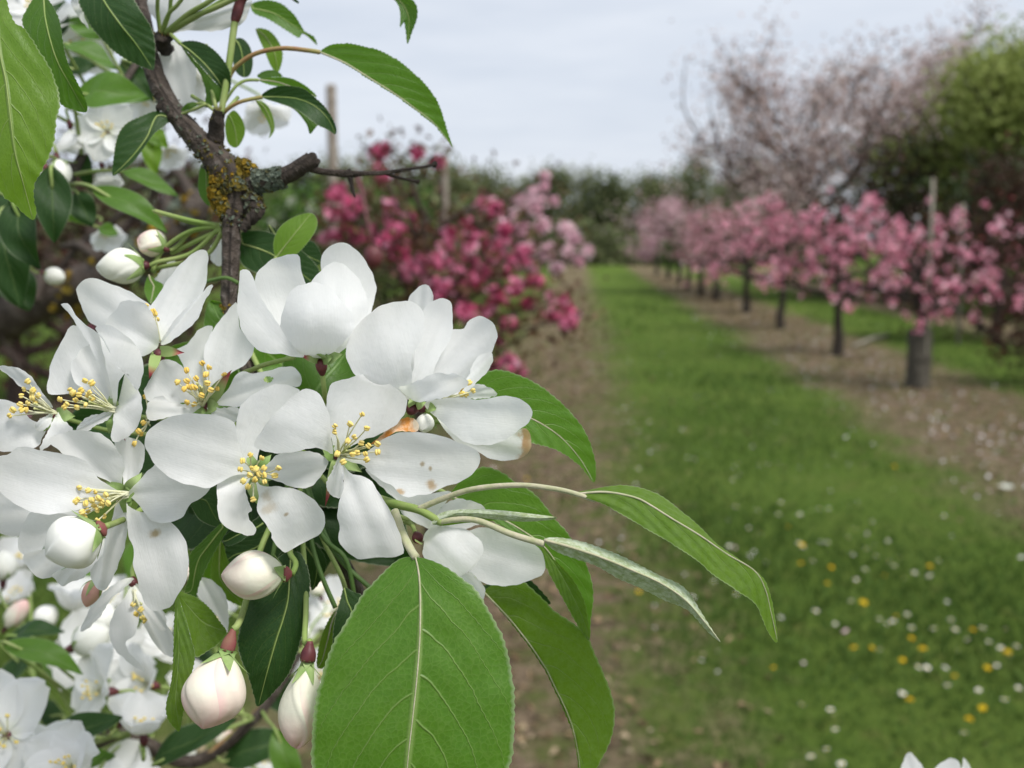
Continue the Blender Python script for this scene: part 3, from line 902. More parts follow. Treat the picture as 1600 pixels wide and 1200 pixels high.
DY = [(1195, 258), (862, 447), (906, 503), (903, 562), (998, 573), (985, 623), (1098, 683), (1305, 570), (1200, 727), (1068, 825), (1125, 825), (1220, 863), (1283, 828), (1248, 795), (1485, 888),
      (1440, 770), (1243, 988), (1470, 1013), (1428, 1048), (817, 887), (395, 650), (1165, 600), (1383, 915), (45, 297), (1548, 838)]
M['ray'] = soft_mat('daisy_ray', (.80, .80, .77), (.86, .84, .84), 200, .6, .2, .2)
M['disc'] = soft_mat('daisy_disc', (.66, .43, .02), (.75, .55, .05), 900, .8, .1)
M['floret'] = soft_mat('dandelion_floret', (.74, .50, .01), (.80, .62, .03), 400, .7, .15, .15)


def daisy(origin):
    root = thing('daisy', origin, 'small white daisy dotting the mown grass', 'daisy', 'daisies in the grass')
    o = np.array(origin)
    m = MB(); m.tube([o + (0, 0, -.055), o + (.002, 0, -.02), o], .0011, 6); m.build('stem', M['stalk_dark'], root, uv=False)
    m = MB()
    for q in range(16):
        a = q / 16 * 6.283; d = np.array((math.cos(a), math.sin(a), 0)); w = np.array((-d[1], d[0], 0))
        m.add([o + d * .003 - w * .001, o + d * .008 - w * .0021 + (0, 0, .002), o + d * .0125 + (0, 0, .0016), o + d * .008 + w * .0021 + (0, 0, .002), o + d * .003 + w * .001], [[0, 1, 2, 3, 4]])
    m.build('ray_petals', M['ray'], root, uv=False)
    m = MB(); m.ball(o + (0, 0, .001), .0042, stretch=.6); m.build('disc', M['disc'], root, uv=False)
    return root


def dandelion(origin):
    root = thing('dandelion', origin, 'small yellow dandelion flower in the mown grass', 'dandelion', 'yellow dandelions in the grass')
    o = np.array(origin); r = random.Random(4)
    m = MB(); m.tube([o + (0, 0, -.055), o + (.002, 0, -.02), o], .0018, 6); m.build('stem', M['stalk_dark'], root, uv=False)
    m = MB()
    for ring, (kk, rr_, zz_) in enumerate(((22, .0155, .001), (18, .012, .005), (12, .008, .008), (6, .004, .009))):
        for q in range(kk):
            a = (q + r.random() * .5) / kk * 6.283; d = np.array((math.cos(a), math.sin(a), 0)); w = np.array((-d[1], d[0], 0))
            m.add([o + d * .001 - w * .0006, o + d * rr_ - w * .0014 + (0, 0, zz_), o + d * rr_ + w * .0014 + (0, 0, zz_), o + d * .001 + w * .0006], [[0, 1, 2, 3]])
    m.build('florets', M['floret'], root, uv=False)
    return root


def copy_tree(o, parent=None):
    c = o.copy(); COL.objects.link(c); c.parent = parent
    for ch in list(o.children):
        copy_tree(ch, c)
    return c


rd = random.Random(17)
for lst, fn in ((DW, daisy), (DY, dandelion)):
    proto = None
    for (cx, cy) in lst:
        p = G(800 + cx / 2, 600 + cy / 2, .055)
        if proto is None:
            proto = fn(tuple(p)); o = proto
        else:
            o = copy_tree(proto)
        o.location = p
        o.rotation_euler = (rd.uniform(-.35, .35), rd.uniform(-.35, .35), rd.uniform(0, 6))
        s = rd.uniform(.6, 1.0); o.scale = (s, s, s)

# ================================================================= THE BLOSSOMING BRANCHES
S1 = (0, 0, 3.); S2 = (200, 0, 3.); S3 = (0, 350, 4.); S4 = (350, 350, 3.2); S5 = (0, 550, 3.); S6 = (200, 550, 3.); S7 = (500, 600, 3.529)
S8 = (0, 850, 3.2); T1 = (250, 820, 2.807); T2 = (600, 700, 2.4); U1 = (0, 200, 4.); U2 = (0, 900, 4.); U3 = (280, 780, 5.333); U4 = (90, 0, 4.); PX = (0, 0, 1.)


def cp(C, pts):
    p = np.asarray(pts, float)
    return p[..., :2] / C[2] + np.array(C[:2])


MM = .001


def petal(parent, C, pts, tip, d0, d1, bulge=0., cup=0., mat='petal', ripple=.5, hole=None, name='petal', label=None, seed=None, nt=36, ns=20, tw=0., edge=1.0):
    """a petal: outline, depth at claw and tip (mm), bulge (towards the viewer mid-way), cup (edges towards the viewer), twist"""
    p = cp(C, pts); k = len(p)
    rg = random.Random(seed if seed is not None else int(abs(p[0, 0] * 7 + p[0, 1] * 13 + k)))
    cl = spline(p, k * 10, True)
    L = arc(cl[:tip * 10 + 1], nt); Rr = arc(np.concatenate([cl[tip * 10:], cl[:1]])[::-1], nt)
    e_ = np.linspace(0, 1, nt); ew = np.clip(np.minimum(e_ * 6, (1 - e_) * 20), 0, 1)
    for E in (L, Rr):
        j_ = sum(rg.uniform(.3, 1) * np.sin(e_ * f_ + rg.uniform(0, 6.28)) for f_ in (17, 29, 43, 61)) / 2
        tgt = np.gradient(E, axis=0); nn_ = norm(np.stack([-tgt[:, 1], tgt[:, 0]], -1)); E += nn_ * (j_ * ew * edge)[:, None]
    s = np.linspace(0, 1, ns)[None, :, None]
    g = L[:, None] * (1 - s) + Rr[:, None] * s
    b, t = cl[0], cl[tip * 10]
    ax = (t - b); ln = np.linalg.norm(ax) + 1e-6; ax = ax / ln; pr = np.array((-ax[1], ax[0]))
    rel = g - b
    tau = np.clip(rel @ ax / ln, -.15, 1.25); q = rel @ pr
    W = np.abs(q).max() + 1e-6; qn = q / W
    tc = np.clip(tau, 0, 1)
    d = d0 + (d1 - d0) * tau - bulge * 4 * tc * (1 - tc) - cup * (qn ** 2) * np.minimum(1, tc * 2 + .15) + tw * qn * tc
    ripple *= 1.7
    d = d + ripple * (wob(g[..., 0], g[..., 1], rg, 5, .035) * (.25 + .75 * tc) * .9 + .75 * wob(g[..., 0], g[..., 1], rg, 5, .085) * np.maximum(np.abs(qn), tc ** 2) ** 1.3)
    d = d + .30 * np.sin(qn * rg.uniform(6, 9) + rg.uniform(0, 6.28)) * (.25 + tc) * (1 - .4 * tc) + .35 * np.exp(-(qn / .13) ** 2) * (1 - tc)
    v = P(g[..., 0], g[..., 1], d * MM)
    uv = np.stack([qn * .5 + .5, tc], -1)
    drop = None
    if hole:
        h = cp(C, [hole[:2]])[0]; c = (g[:-1, :-1] + g[1:, 1:]) / 2
        drop = (np.linalg.norm((c - h) / np.array((hole[2], hole[3])), axis=-1) < 1)
    m = MB(); m.grid(v, 0, uv, drop)
    o = m.build(name, M[mat], parent)
    if label: o['label'] = label
    return o


def leaf(parent, C, pts, tip, mid, depths, fl=0., fr=0., mat='leaf', teeth=30, amp=2.2, ripple=.5, name='leaf', label=None, seed=1, stalk=None, stalk_mat='stalk', sr=3.0, midrib=True, vein_r=1.6, nt=96, ns=10, pucker=.28):
    """a leaf: outline, midrib line, depth profile along it (mm); fl / fr lift the left / right half towards the viewer"""
    p = cp(C, pts); k = len(p); rg = random.Random(seed * 31 + k)
    cl = spline(p, k * 12, True)
    L = arc(cl[:tip * 12 + 1], nt); Rr = arc(np.concatenate([cl[tip * 12:], cl[:1]])[::-1], nt)
    if mid is None:
        Mi = (L + Rr) / 2
    else:
        Mi = arc(spline(cp(C, mid), 60), nt); Mi[0] = L[0]; Mi[-1] = L[-1]
    t = np.linspace(0, 1, nt)
    if teeth:
        saw = (t * teeth) % 1.0
        a_ = amp * (saw ** 1.5 - .4) * np.clip(np.minimum(t * 8, (1 - t) * 14), 0, 1)
        for E in (L, Rr):
            o_ = norm(E - Mi); E += o_ * a_[:, None]
    dep = spline(np.asarray(depths, float)[:, None], nt)[:, 0]
    sa = np.linspace(0, 1, ns)[None, :, None]
    g = np.concatenate([L[:, None] * (1 - sa) + Mi[:, None] * sa, (Mi[:, None] * (1 - sa) + Rr[:, None] * sa)[:, 1:]], 1)
    off = np.linalg.norm(g - Mi[:, None], axis=-1)
    wl = np.linalg.norm(L - Mi, axis=-1).max() + 1e-6; wr = np.linalg.norm(Rr - Mi, axis=-1).max() + 1e-6
    n2 = 2 * ns - 1
    sgn = np.arange(n2)[None] < ns
    lift = np.where(sgn, fl * (off / wl) ** 1.2, fr * (off / wr) ** 1.2)
    d = dep[:, None] - lift + ripple * (wob(g[..., 0], g[..., 1], rg, 5, .022) + .7 * wob(g[..., 0], g[..., 1], rg, 5, .07) * np.clip(off / max(wl, wr), 0, 1))
    # blade puckered between the side veins
    a2 = np.clip(np.where(sgn, off / wl, off / wr), 0, 1)
    pucker *= float(np.clip(np.linalg.norm(Mi[-1] - Mi[0]) / 480, .12, 1.0))
    d = d - pucker * np.cos(6.2832 * (t[:, None] * 7 - a2 ** 1.35 * 3 + np.where(sgn, 0, .43))) * np.sin(np.pi * np.clip(a2 * .9 + .08, 0, 1)) * -1
    v = P(g[..., 0], g[..., 1], d * MM)
    uv = np.stack(np.broadcast_arrays(np.linspace(0, 1, n2)[None], t[:, None]), -1)
    m = MB(); m.grid(v, 0, uv)
    o = m.build(name, M[mat], parent)
    if label: o['label'] = label
    if midrib:
        c = v[:, ns - 1]; px1 = dep.mean() * MM / FPX
        m = MB(); m.tube(c[::2], np.linspace(vein_r, vein_r * .25, len(c[::2])) * px1, 6)
        m.build('midrib', M['stalk_pale' if mat in ('leaf', 'leaf_wool', 'leaf_under') else 'stalk'], o)
    if stalk is not None:
        s_ = [(*cp(C, [q[:2]])[0], q[2]) for q in stalk]
        s_.append((L[0, 0], L[0, 1], dep[0]))
        st(s_, sr, stalk_mat, o, 'leaf_stalk')
    return o


def st(pts, r_px, mat, parent, name='stalk', n_=24, r_end=None, sides=9, mb=None):
    """tube through (px, py, mm) points; radius in photo pixels at its depth"""
    a = spline(np.asarray(pts, float), n_)
    v = P(a[:, 0], a[:, 1], a[:, 2] * MM)
    r = np.linspace(r_px, r_end if r_end is not None else r_px, n_) * a[:, 2] * MM / FPX
    m = mb if mb is not None else MB()
    m.tube(v, r, sides)
    return m if mb is not None else m.build(name, M[mat], parent)


def stamens(parent, C, centre, d0, anthers, seed=1, dz=9., an='anther', jit=1.5, styles=3):
    r = random.Random(seed)
    c = cp(C, [centre])[0]
    for (ax_, ay_) in anthers:
        a = cp(C, [(ax_, ay_)])[0]
        ln = np.linalg.norm(a - c)
        dd = d0 - dz * r.uniform(.75, 1.2) * (1 - .35 * min(1, ln / 80))
        mpt = (c + a) / 2 + np.array((r.uniform(-3, 3), r.uniform(-3, 3)))
        pts = [(c[0] + r.uniform(-4, 4), c[1] + r.uniform(-4, 4), d0 - .5), (mpt[0], mpt[1], (d0 + dd) / 2 - r.uniform(0, 1.5)), (a[0], a[1], dd)]
        m = MB(); sp = spline(np.array(pts), 10); v = P(sp[:, 0], sp[:, 1], sp[:, 2] * MM)
        m.tube(v, np.linspace(1.5, .9, 10) * d0 * MM / FPX, 6, 0)
        ad = norm(np.array((r.uniform(-1, 1), r.uniform(-.4, .4), r.uniform(-1, 1))))
        u = d0 * MM / FPX; e = norm(np.cross(ad, (0.2, 1, .1)))
        for sg in (-1, 1):
            m.ball(v[-1] + e * sg * 1.9 * u * r.uniform(.8, 1.1), 2.85 * u * r.uniform(.75, 1.15), ad, 1.75, 1, 6, 7)
        m.build('stamen', [M['fil'], M[an]], parent)
    if anthers and styles:
        A = cp(C, anthers); mu = A.mean(0)
        m = MB()
        for _ in range(styles):
            e = c + (mu - c) * r.uniform(.5, .9) + np.array((r.uniform(-9, 9), r.uniform(-9, 9)))
            sp = spline(np.array([(c[0], c[1], d0 - .4), ((c + e)[0] / 2, (c + e)[1] / 2, d0 - dz * .4), (e[0], e[1], d0 - dz * .8)]), 8)
            v = P(sp[:, 0], sp[:, 1], sp[:, 2] * MM); u = d0 * MM / FPX
            m.tube(v, np.linspace(1.5, 1.1, 8) * u, 6); m.ball(v[-1], 2.0 * u)
        m.build('pistil', M['fil_g'], parent)


def sepal(parent, base, tip_, d0, d1, w=10, mat='sepal', curl=2.):
    b = np.array(base, float); t = np.array(tip_, float); ax = t - b; pr = np.array((-ax[1], ax[0])); pr = pr / (np.linalg.norm(pr) + 1e-6)
    n_ = 12; tt = np.linspace(0, 1, n_)
    wd = w * (1 - tt) ** .8 * (.75 + .5 * np.sin(tt * 3.14)); wd[-1] = .15
    c = b + ax * tt[:, None]
    s = np.linspace(-1, 1, 5)
    g = c[:, None] + pr * (wd[:, None] * s)[..., None]
    d = (d0 + (d1 - d0) * tt - curl * 4 * tt * (1 - tt))[:, None] - np.abs(s)[None] * .25
    v = P(g[..., 0], g[..., 1], d * MM)
    uv = np.stack(np.broadcast_arrays((s * .5 + .5)[None], tt[:, None]), -1)
    m = MB(); m.grid(v, 0, uv)
    return m.build('sepal', M[mat], parent)


SPUR = (462, 700, 226)


def flower(parent, base, cup_dir=None, cup_len=26, cup_r=8.5, stalk_to=SPUR, label=None, sep=(), sep_d=2., hyp='hyp', name='flower', stalk_r=4.0, back=7., stalk_mat='stalk'):
    """flower part: calyx cup with its stalk (one mesh); petals, stamens and sepals become its children"""
    bx, by, d = base
    if cup_dir is None:
        e = (bx, by, d + back)
    else:
        e = (bx + cup_dir[0] * cup_len, by + cup_dir[1] * cup_len, d + 2.)
    m = MB(); n_ = 9
    a = np.linspace(np.array(base, float), np.array(e, float), n_)
    v = P(a[:, 0], a[:, 1], a[:, 2] * MM)
    prof = np.array((.55, .85, 1.0, 1.05, 1.0, .9, .75, .6, .42)) * cup_r * d * MM / FPX
    m.tube(v, prof, 12, 0)
    if stalk_to is not None:
        q = np.array(stalk_to, float); e = np.array(e, float)
        k1 = e + (e - np.array(base, float)) * 1.2
        md = (k1 + q) / 2 + np.array((0, 8, 3))
        sp = spline(np.array([e, k1, md, q]), 26)
        vv = P(sp[:, 0], sp[:, 1], sp[:, 2] * MM)
        m.tube(vv, np.linspace(stalk_r * .9, stalk_r, 26) * d * MM / FPX, 9, 1)
    o = m.build(name, [M[hyp], M[stalk_mat]], parent)
    if label: o['label'] = label
    for s_ in sep:
        sepal(o, (bx + (s_[0] - bx) * .08, by + (s_[1] - by) * .08), s_[:2], d + .5, d + (s_[2] if len(s_) > 2 else sep_d), s_[3] if len(s_) > 3 else 10, s_[4] if len(s_) > 4 else 'sepal')
    return o


def star(base, r, a0, n_=5):
    return [(base[0] + r * math.cos(a0 + i * 6.283 / n_), base[1] + r * math.sin(a0 + i * 6.283 / n_)) for i in range(n_)]


def bud(parent, base, tip_, r_px, mat='bud', seed=1, label=None, stalk=(), hyp='hypg', sepals=5, hyp_len=26, stalk_r=5.0, blunt=.75, hyp_r=.3, stalk_mat='stalk', name='bud', sep_len=.42, seams=3):
    """flower bud of overlapping wrapped petals; base and tip are (px, py, mm)"""
    b = P(*[np.array(x) for x in (base[0], base[1], base[2] * MM)]); t = P(*[np.array(x) for x in (tip_[0], tip_[1], tip_[2] * MM)])
    u = base[2] * MM / FPX; r = random.Random(seed)
    ax = t - b; ln = np.linalg.norm(ax); ax = ax / ln
    e1 = norm(np.cross(ax, (0.1, 1, .2))); e2 = np.cross(ax, e1)
    nt_, na = 34, 72
    tt = np.linspace(0, 1, nt_); th = np.linspace(0, 2 * math.pi, na + 1)
    prof = np.clip(np.sin(np.pi * np.clip(tt ** blunt, 0, 1)), 0, 1) ** .68
    prof = prof * (.85 + .25 * tt); prof /= prof.max()
    prof[0] = .16; prof[-1] = .02
    T, A = np.meshgrid(tt, th, indexing='ij')
    ph0 = r.uniform(0, 6.28)
    tw = r.uniform(.5, 1.0)
    s = ((A + ph0 + tw * T * 1.6 + .25 * np.sin(T * 5 + seed)) * seams / 6.2832) % 1.0
    stp = np.where(s < .90, s / .90, (1 - s) / .10)               # each wrapped petal ends in a lip over the next
    rad = prof[:, None] * (1 + .085 * (stp - .5) * np.sin(np.pi * np.clip(T * 1.05, 0, 1)) ** .5 + .05 * np.sin(2 * A + ph0 + T * 2) + .03 * np.sin(4 * A + T * 9 + seed) * T + .02 * np.sin(3 * A + T * 6))
    rad = rad * r_px * u
    v = b + ax * (T * ln + .04 * ln * (stp - .5) * T ** 2)[..., None] + (e1 * np.cos(A)[..., None] + e2 * np.sin(A)[..., None]) * rad[..., None]
    uv = np.stack([T, A / 6.2832], -1)
    m = MB(); m.grid(v, 0, uv)
    o = m.build(name, M[mat], parent)
    if label: o['label'] = label
    if hyp_len:
        hb = b - ax * hyp_len * u
        m = MB(); m.tube(spline(np.stack([hb, hb * .5 + b * .5, b + ax * 3 * u]), 8), np.array((.40, .46, .60, .80, .98, 1.06, 1.05, 1.0)) * hyp_r * r_px * u, 12)
        m.build('calyx_cup', M[hyp], o)
    else:
        hb = b
    for q in range(sepals):
        a = q / sepals * 6.283 + ph0
        od = e1 * math.cos(a) + e2 * math.sin(a); sd = np.cross(ax, od)
        f = np.linspace(0, 1, 10)
        rr_ = np.interp(f * sep_len, tt, prof) * r_px * u * 1.07 + .6 * u
        rr_[0] = hyp_r * r_px * u * .9
        rr_ = rr_ + f ** 3 * r_px * u * r.uniform(.0, .35)
        c = b + ax * (f * sep_len * ln)[:, None] + od * rr_[:, None]
        w = r_px * u * .34 * (1 - f) ** .8; w[-1] = .1 * u
        k = np.linspace(-1, 1, 5)
        vv = c[:, None] + sd * (w[:, None] * k)[..., None] - od * (np.abs(k)[None] ** 2 * w[:, None] * .3)[..., None]
        m = MB(); m.grid(vv, 0, np.stack(np.broadcast_arrays((k * .5 + .5)[None], f[:, None]), -1))
        m.build('sepal', M['sepal'], o)
    if len(stalk):
        a = np.concatenate([[hb], [P(np.array(q[0]), np.array(q[1]), np.array(q[2] * MM)) for q in stalk]])
        m = MB(); m.tube(spline(a, 26), np.linspace(stalk_r * 1.05, stalk_r, 26) * u, 9); m.build('stalk', M[stalk_mat], o)
    return o


# ---- generic blossoms, buds and leaves for what is out of focus, built about their own axis
def frame(d):
    d = norm(d); a = norm(np.cross(d, (.13, .3, .95))); return d, a, np.cross(d, a)


def gflower(parent, c, facing, size, seed, mat='petal_back', openness=.8, stalk=None, n_an=12, label=None):
    r = random.Random(seed); d, a, b = frame(facing); c = np.asarray(c, float)
    m = MB(); m.tube(np.stack([c + d * size * .04, c - d * size * .12, c - d * size * .25]), np.array((.07, .10, .05)) * size, 8, 0)
    if stalk is not None:
        s0 = c - d * size * .25
        m.tube(spline(np.stack([s0, s0 - d * size * .35, (s0 + np.asarray(stalk)) / 2 - d * size * .1, np.asarray(stalk)]), 18), np.full(18, .042 * size), 7, 1)
    o = m.build('flower', [M['hyp'], M['stalk']], parent)
    if label: o['label'] = label
    a0 = r.uniform(0, 6.28)
    for q in range(5):
        an = a0 + q * 1.2566 + r.uniform(-.18, .18)
        rad = a * math.cos(an) + b * math.sin(an); sd = np.cross(d, rad)
        op = openness * r.uniform(.75, 1.2)
        n_, k_2 = 14, 9
        t = np.linspace(0, 1, n_); k = np.linspace(-1, 1, k_2)
        ln = size * r.uniform(.88, 1.08); w = ln * .46 * np.sin(np.pi * .94 * np.clip(t, 0, 1) ** .85) ** .6 * r.uniform(.88, 1.1); w[0] = ln * .05; w[-2] *= .86; w[-1] = ln * .13
        el = (1 - op) * 1.35 * (1 - .35 * t) + .12 * np.sin(t * 5 + seed)
        dirs = rad[None] * np.cos(el)[:, None] + d[None] * np.sin(el)[:, None]
        cl = c + np.cumsum(dirs, 0) * ln / n_
        up = np.cross(np.broadcast_to(sd, dirs.shape), dirs)
        up = np.where((up @ d)[:, None] < 0, -up, up)
        v = cl[:, None] + sd * (w[:, None] * k)[..., None] + up[:, None] * ((k ** 2)[None] * w[:, None] * .42 + .05 * ln * np.sin(k * 4 + q)[None] * t[:, None] ** 2)[..., None]
        mm = MB(); mm.grid(v, 0, np.stack(np.broadcast_arrays((k * .5 + .5)[None], t[:, None]), -1)); mm.build('petal', M[mat], o)
    if n_an:
        mm = MB()
        for q in range(n_an):
            e = norm(d + (a * r.gauss(0, .45) + b * r.gauss(0, .45))); tipv = c + e * size * r.uniform(.35, .48)
            mm.tube(np.stack([c, tipv]), size * .010, 5, 0); mm.ball(tipv, size * .030, a, 1.4, 1, 5, 6)
        mm.build('stamens', [M['fil'], M['anther']], o)
    return o


def gbud(parent, c, dirv, ln, rad, seed, mat='budw', stalk=None, label=None):
    """c = px,py,mm of the bud's base"""
    d = norm(dirv); b = np.asarray(c, float)
    r = random.Random(seed); e1 = frame(d)[1]; e2 = np.cross(d, e1)
    tt = np.linspace(0, 1, 16); th = np.linspace(0, 6.2832, 31)
    prof = np.sin(np.pi * tt ** .75) ** .62 * (.8 + .35 * tt); prof /= prof.max(); prof[0] = .15; prof[-1] = .02
    T, A = np.meshgrid(tt, th, indexing='ij')
    s = ((A + T * 1.2 + seed) * 3 / 6.2832) % 1.0; stp = np.where(s < .85, s / .85, (1 - s) / .15)
    v = b + d * (T * ln)[..., None] + (e1 * np.cos(A)[..., None] + e2 * np.sin(A)[..., None]) * (prof[:, None] * rad * (1 + .09 * (stp - .5)))[..., None]
    m = MB(); m.grid(v, 0, np.stack([T, A / 6.2832], -1)); o = m.build('bud', M[mat], parent)
    if label: o['label'] = label
    m = MB(); m.tube(np.stack([b - d * rad * .8, b - d * rad * .4, b + d * rad * .1]), np.array((.16, .26, .30)) * rad, 8)
    for q in range(5):
        a = q * 1.2566; od = e1 * math.cos(a) + e2 * math.sin(a); sd = np.cross(d, od)
        f = np.linspace(0, 1, 6); rr_ = np.interp(f * .4, tt, prof) * rad * 1.08; w = rad * .3 * (1 - f) ** .8; w[-1] = rad * .01
        cc = b + d * (f * .4 * ln)[:, None] + od * rr_[:, None]; k = np.array((-1, 0, 1.))
        m.grid(cc[:, None] + sd * (w[:, None] * k)[..., None], 1)
    m.build('calyx', [M['hyp'], M['sepal']], o)
    if stalk is not None:
        s0 = b - d * rad * .8
        m = MB(); m.tube(spline(np.stack([s0, s0 - d * rad, (s0 + np.asarray(stalk)) / 2, np.asarray(stalk)]), 16), np.full(16, rad * .11), 7); m.build('stalk', M['stalk'], o)
    return o


def Q(px, py, mm):
    return P(np.array(float(px)), np.array(float(py)), np.array(mm * MM))


def gleaf(parent, base, tip_, width, seed, mat='leaf_soft', face=(0, -1, .5), droop=.15, fold=.25, stalk=None, label=None):
    """leaf from base to tip (points), blade width in metres, face = the way its upper side looks"""
    b = np.asarray(base, float); t_ = np.asarray(tip_, float); ax = t_ - b; ln = np.linalg.norm(ax); ax = ax / ln
    f = norm(np.asarray(face, float) - ax * np.dot(face, ax)); sd = np.cross(ax, f)
    n_, k_2 = 40, 9
    t = np.linspace(0, 1, n_); k = np.linspace(-1, 1, k_2)
    w = width / 2 * np.sin(np.pi * t ** .82) ** .8 * (1 - .12 * t); w[0] = width * .02; w[-1] = width * .01
    w = w * (1 + .05 * (((t * 20) % 1) - .5))
    r = random.Random(seed)
    cl = b + ax * (t * ln)[:, None] + f * (droop * ln * np.sin(np.pi * t) + .03 * ln * np.sin(t * 7 + seed))[:, None]
    v = cl[:, None] + sd * (w[:, None] * k)[..., None] + f * (np.abs(k)[None] * w[:, None] * fold + .05 * width * np.sin(k[None] * 3 + t[:, None] * 9 + seed))[..., None]
    m = MB(); m.grid(v, 0, np.stack(np.broadcast_arrays((k * .5 + .5)[None], t[:, None]), -1)); o = m.build('leaf', M[mat], parent)
    if label: o['label'] = label
    if stalk is not None:
        m = MB(); q = np.asarray(stalk, float)
        m.tube(spline(np.stack([q, (q + b) / 2 + f * ln * .05, b, b + ax * ln * .3]), 14), np.linspace(.0008, .0005, 14), 6); m.build('leaf_stalk', M['stalk'], o)
    return o

# ================================================================= THE BRANCH IN FOCUS
B = thing('apple_branch', Q(355, 420, 238), 'nearest branch with the large sharp white blossoms, lichen on its wood', 'apple branch', 'white blossoming apple branches')

# ---- wood: limb, side stub, twigs
rb = np.random.default_rng(2)


def bark_tube(pts, sides=22, per=26, rough=.05):
    """pts: (px, py, mm, radius px)"""
    a = np.asarray(pts, float); s = spline(a, per * (len(a) - 1))
    c = P(s[:, 0], s[:, 1], s[:, 2] * MM); r = s[:, 3] * s[:, 2] * MM / FPX
    m = MB(); m.tube(c, np.ones(len(s)), sides, cap=False)
    ring = m.v[0].reshape(len(s), sides, 3) - c[:, None]
    i, j = np.meshgrid(np.arange(len(s)), np.arange(sides), indexing='ij')
    ph = j / sides * 6.283
    ns_ = np.zeros(ring.shape[:2])
    for _ in range(14):
        kf = rb.integers(1, 6); lf = rb.uniform(.05, .7)
        ns_ += np.sin(ph * kf + i * lf + rb.uniform(0, 6.28)) / 5
    m.v[0] = (c[:, None] + ring * (r[:, None] * (1 + rough * ns_))[..., None]).reshape(-1, 3)
    m.f.append(list(range(sides))[::-1]); m.f.append([(len(s) - 1) * sides + k for k in range(sides)]); m.m += [0, 0]; m.t += [.5, .5]
    return m


m = bark_tube([(205, -60, 262, 15), (222, 30, 258, 14), (240, 110, 254, 14.5), (266, 166, 251, 15.5), (303, 212, 248, 17.5), (336, 246, 246, 21), (360, 278, 244, 27), (368, 310, 243, 23), (363, 345, 242, 15), (361, 380, 241, 14), (360, 430, 240, 13.5), (359, 480, 238, 13),
               (372, 540, 236, 13), (410, 620, 232, 12), (452, 690, 229, 11), (490, 790, 236, 12), (560, 930, 252, 13), (640, 1090, 280, 16), (690, 1300, 315, 20)])
limb = m.build('limb', M['bark'], B)
m = bark_tube([(372, 300, 243, 17), (400, 287, 242, 15.5), (430, 280, 241, 14.5), (455, 270, 240, 13.5), (474, 258, 239, 13), (487, 250, 239, 13.5), (489, 248, 239, 11)])
m.build('side_stub', M['bark'], B)
m = bark_tube([(388, 300, 243, 16), (394, 318, 242, 15), (402, 330, 241, 12), (390, 345, 241, 9), (378, 360, 241, 6)], rough=.16)
m.build('spur', M['bark'], B)
m = bark_tube([(482, 262, 239.5, 6.5), (505, 268, 240, 5.5), (545, 272, 242, 6), (565, 271, 243, 4.2), (600, 270, 246, 3.6), (640, 264, 249, 2.8), (672, 259, 252, 2.6), (679, 257, 253, 3.8)], 10, 14, .08)
tw = m.build('twig', M['bark'], B)
for pts in ([(598, 270, 246, 2.6), (625, 278, 248, 2.2), (652, 284, 250, 2.6)], [(546, 273, 242, 4), (549, 288, 242, 3.4), (553, 303, 242, 2.4), (555, 309, 242, .8)], [(544, 268, 242, 4), (548, 264, 242, 2)]):
    bark_tube(pts, 8, 12, .12).build('twiglet', M['bark'], tw)
for (x, y, d, r_) in ((248, 168, 247, 5), (679, 257, 253, 4.4), (653, 284, 250, 3.2), (487, 249, 238.5, 9)):
    m = MB(); m.ball(Q(x, y, d), r_ * d * MM / FPX, (.3, -.2, .8), 1.3); m.build('knot', M['bark'], limb)


def lichen(pts, n_, size, tint, seed, parent, sp=.3):
    """crusty lobes sitting on the bark; pts = (px, py, mm, radius px)"""
    r = np.random.default_rng(seed); a = np.asarray(pts, float); m = MB()
    s = spline(a, 60)
    for _ in range(n_):
        q = s[r.integers(0, 60)]; u = q[2] * MM / FPX
        ang = r.uniform(0, 6.283)
        ax = np.array((math.cos(ang), -abs(math.sin(ang)) if r.random() < .75 else abs(math.sin(ang)), 0))
        i = min(58, int(np.argmin(np.abs(s[:, 0] - q[0]) + np.abs(s[:, 1] - q[1])))); tg = norm(np.array((s[i + 1][0] - s[i][0], 0, -(s[i + 1][1] - s[i][1]))))
        sd = norm(np.cross(tg, (0, 1, 0)))
        od = norm(sd * math.cos(ang) + np.array((0, -1, 0)) * math.sin(ang) * (1 if r.random() < .8 else -1))
        c = Q(q[0], q[1], q[2]) + od * q[3] * u * r.uniform(1.0, 1.18)
        rad = size * u * r.uniform(.6, 1.7)
        k = 7; e1 = norm(np.cross(od, r.normal(size=3))); e2 = np.cross(od, e1)
        th = np.linspace(0, 6.283, k, endpoint=False)
        rim = c + (e1 * np.cos(th)[:, None] + e2 * np.sin(th)[:, None]) * (rad * r.uniform(.5, 1.25, k))[:, None] + od * (rad * r.uniform(.05, .8, k))[:, None]
        rim2 = c + (e1 * np.cos(th)[:, None] + e2 * np.sin(th)[:, None]) * (rad * .5) - od * rad * .5
        v = np.concatenate([[c + od * rad * r.uniform(-.1, .35)], rim, rim2])
        f = [[0, 1 + q_, 1 + (q_ + 1) % k] for q_ in range(k)] + [[1 + q_, 1 + k + q_, 1 + k + (q_ + 1) % k, 1 + (q_ + 1) % k] for q_ in range(k)]
        m.add(v, f, 0, None, float(np.clip(r.normal(tint, sp * .35), 0, 1)))
    o = m.build('lichen', M['lichen'], parent, tint=True, smooth=False)
    o['kind'] = 'stuff'
    return o


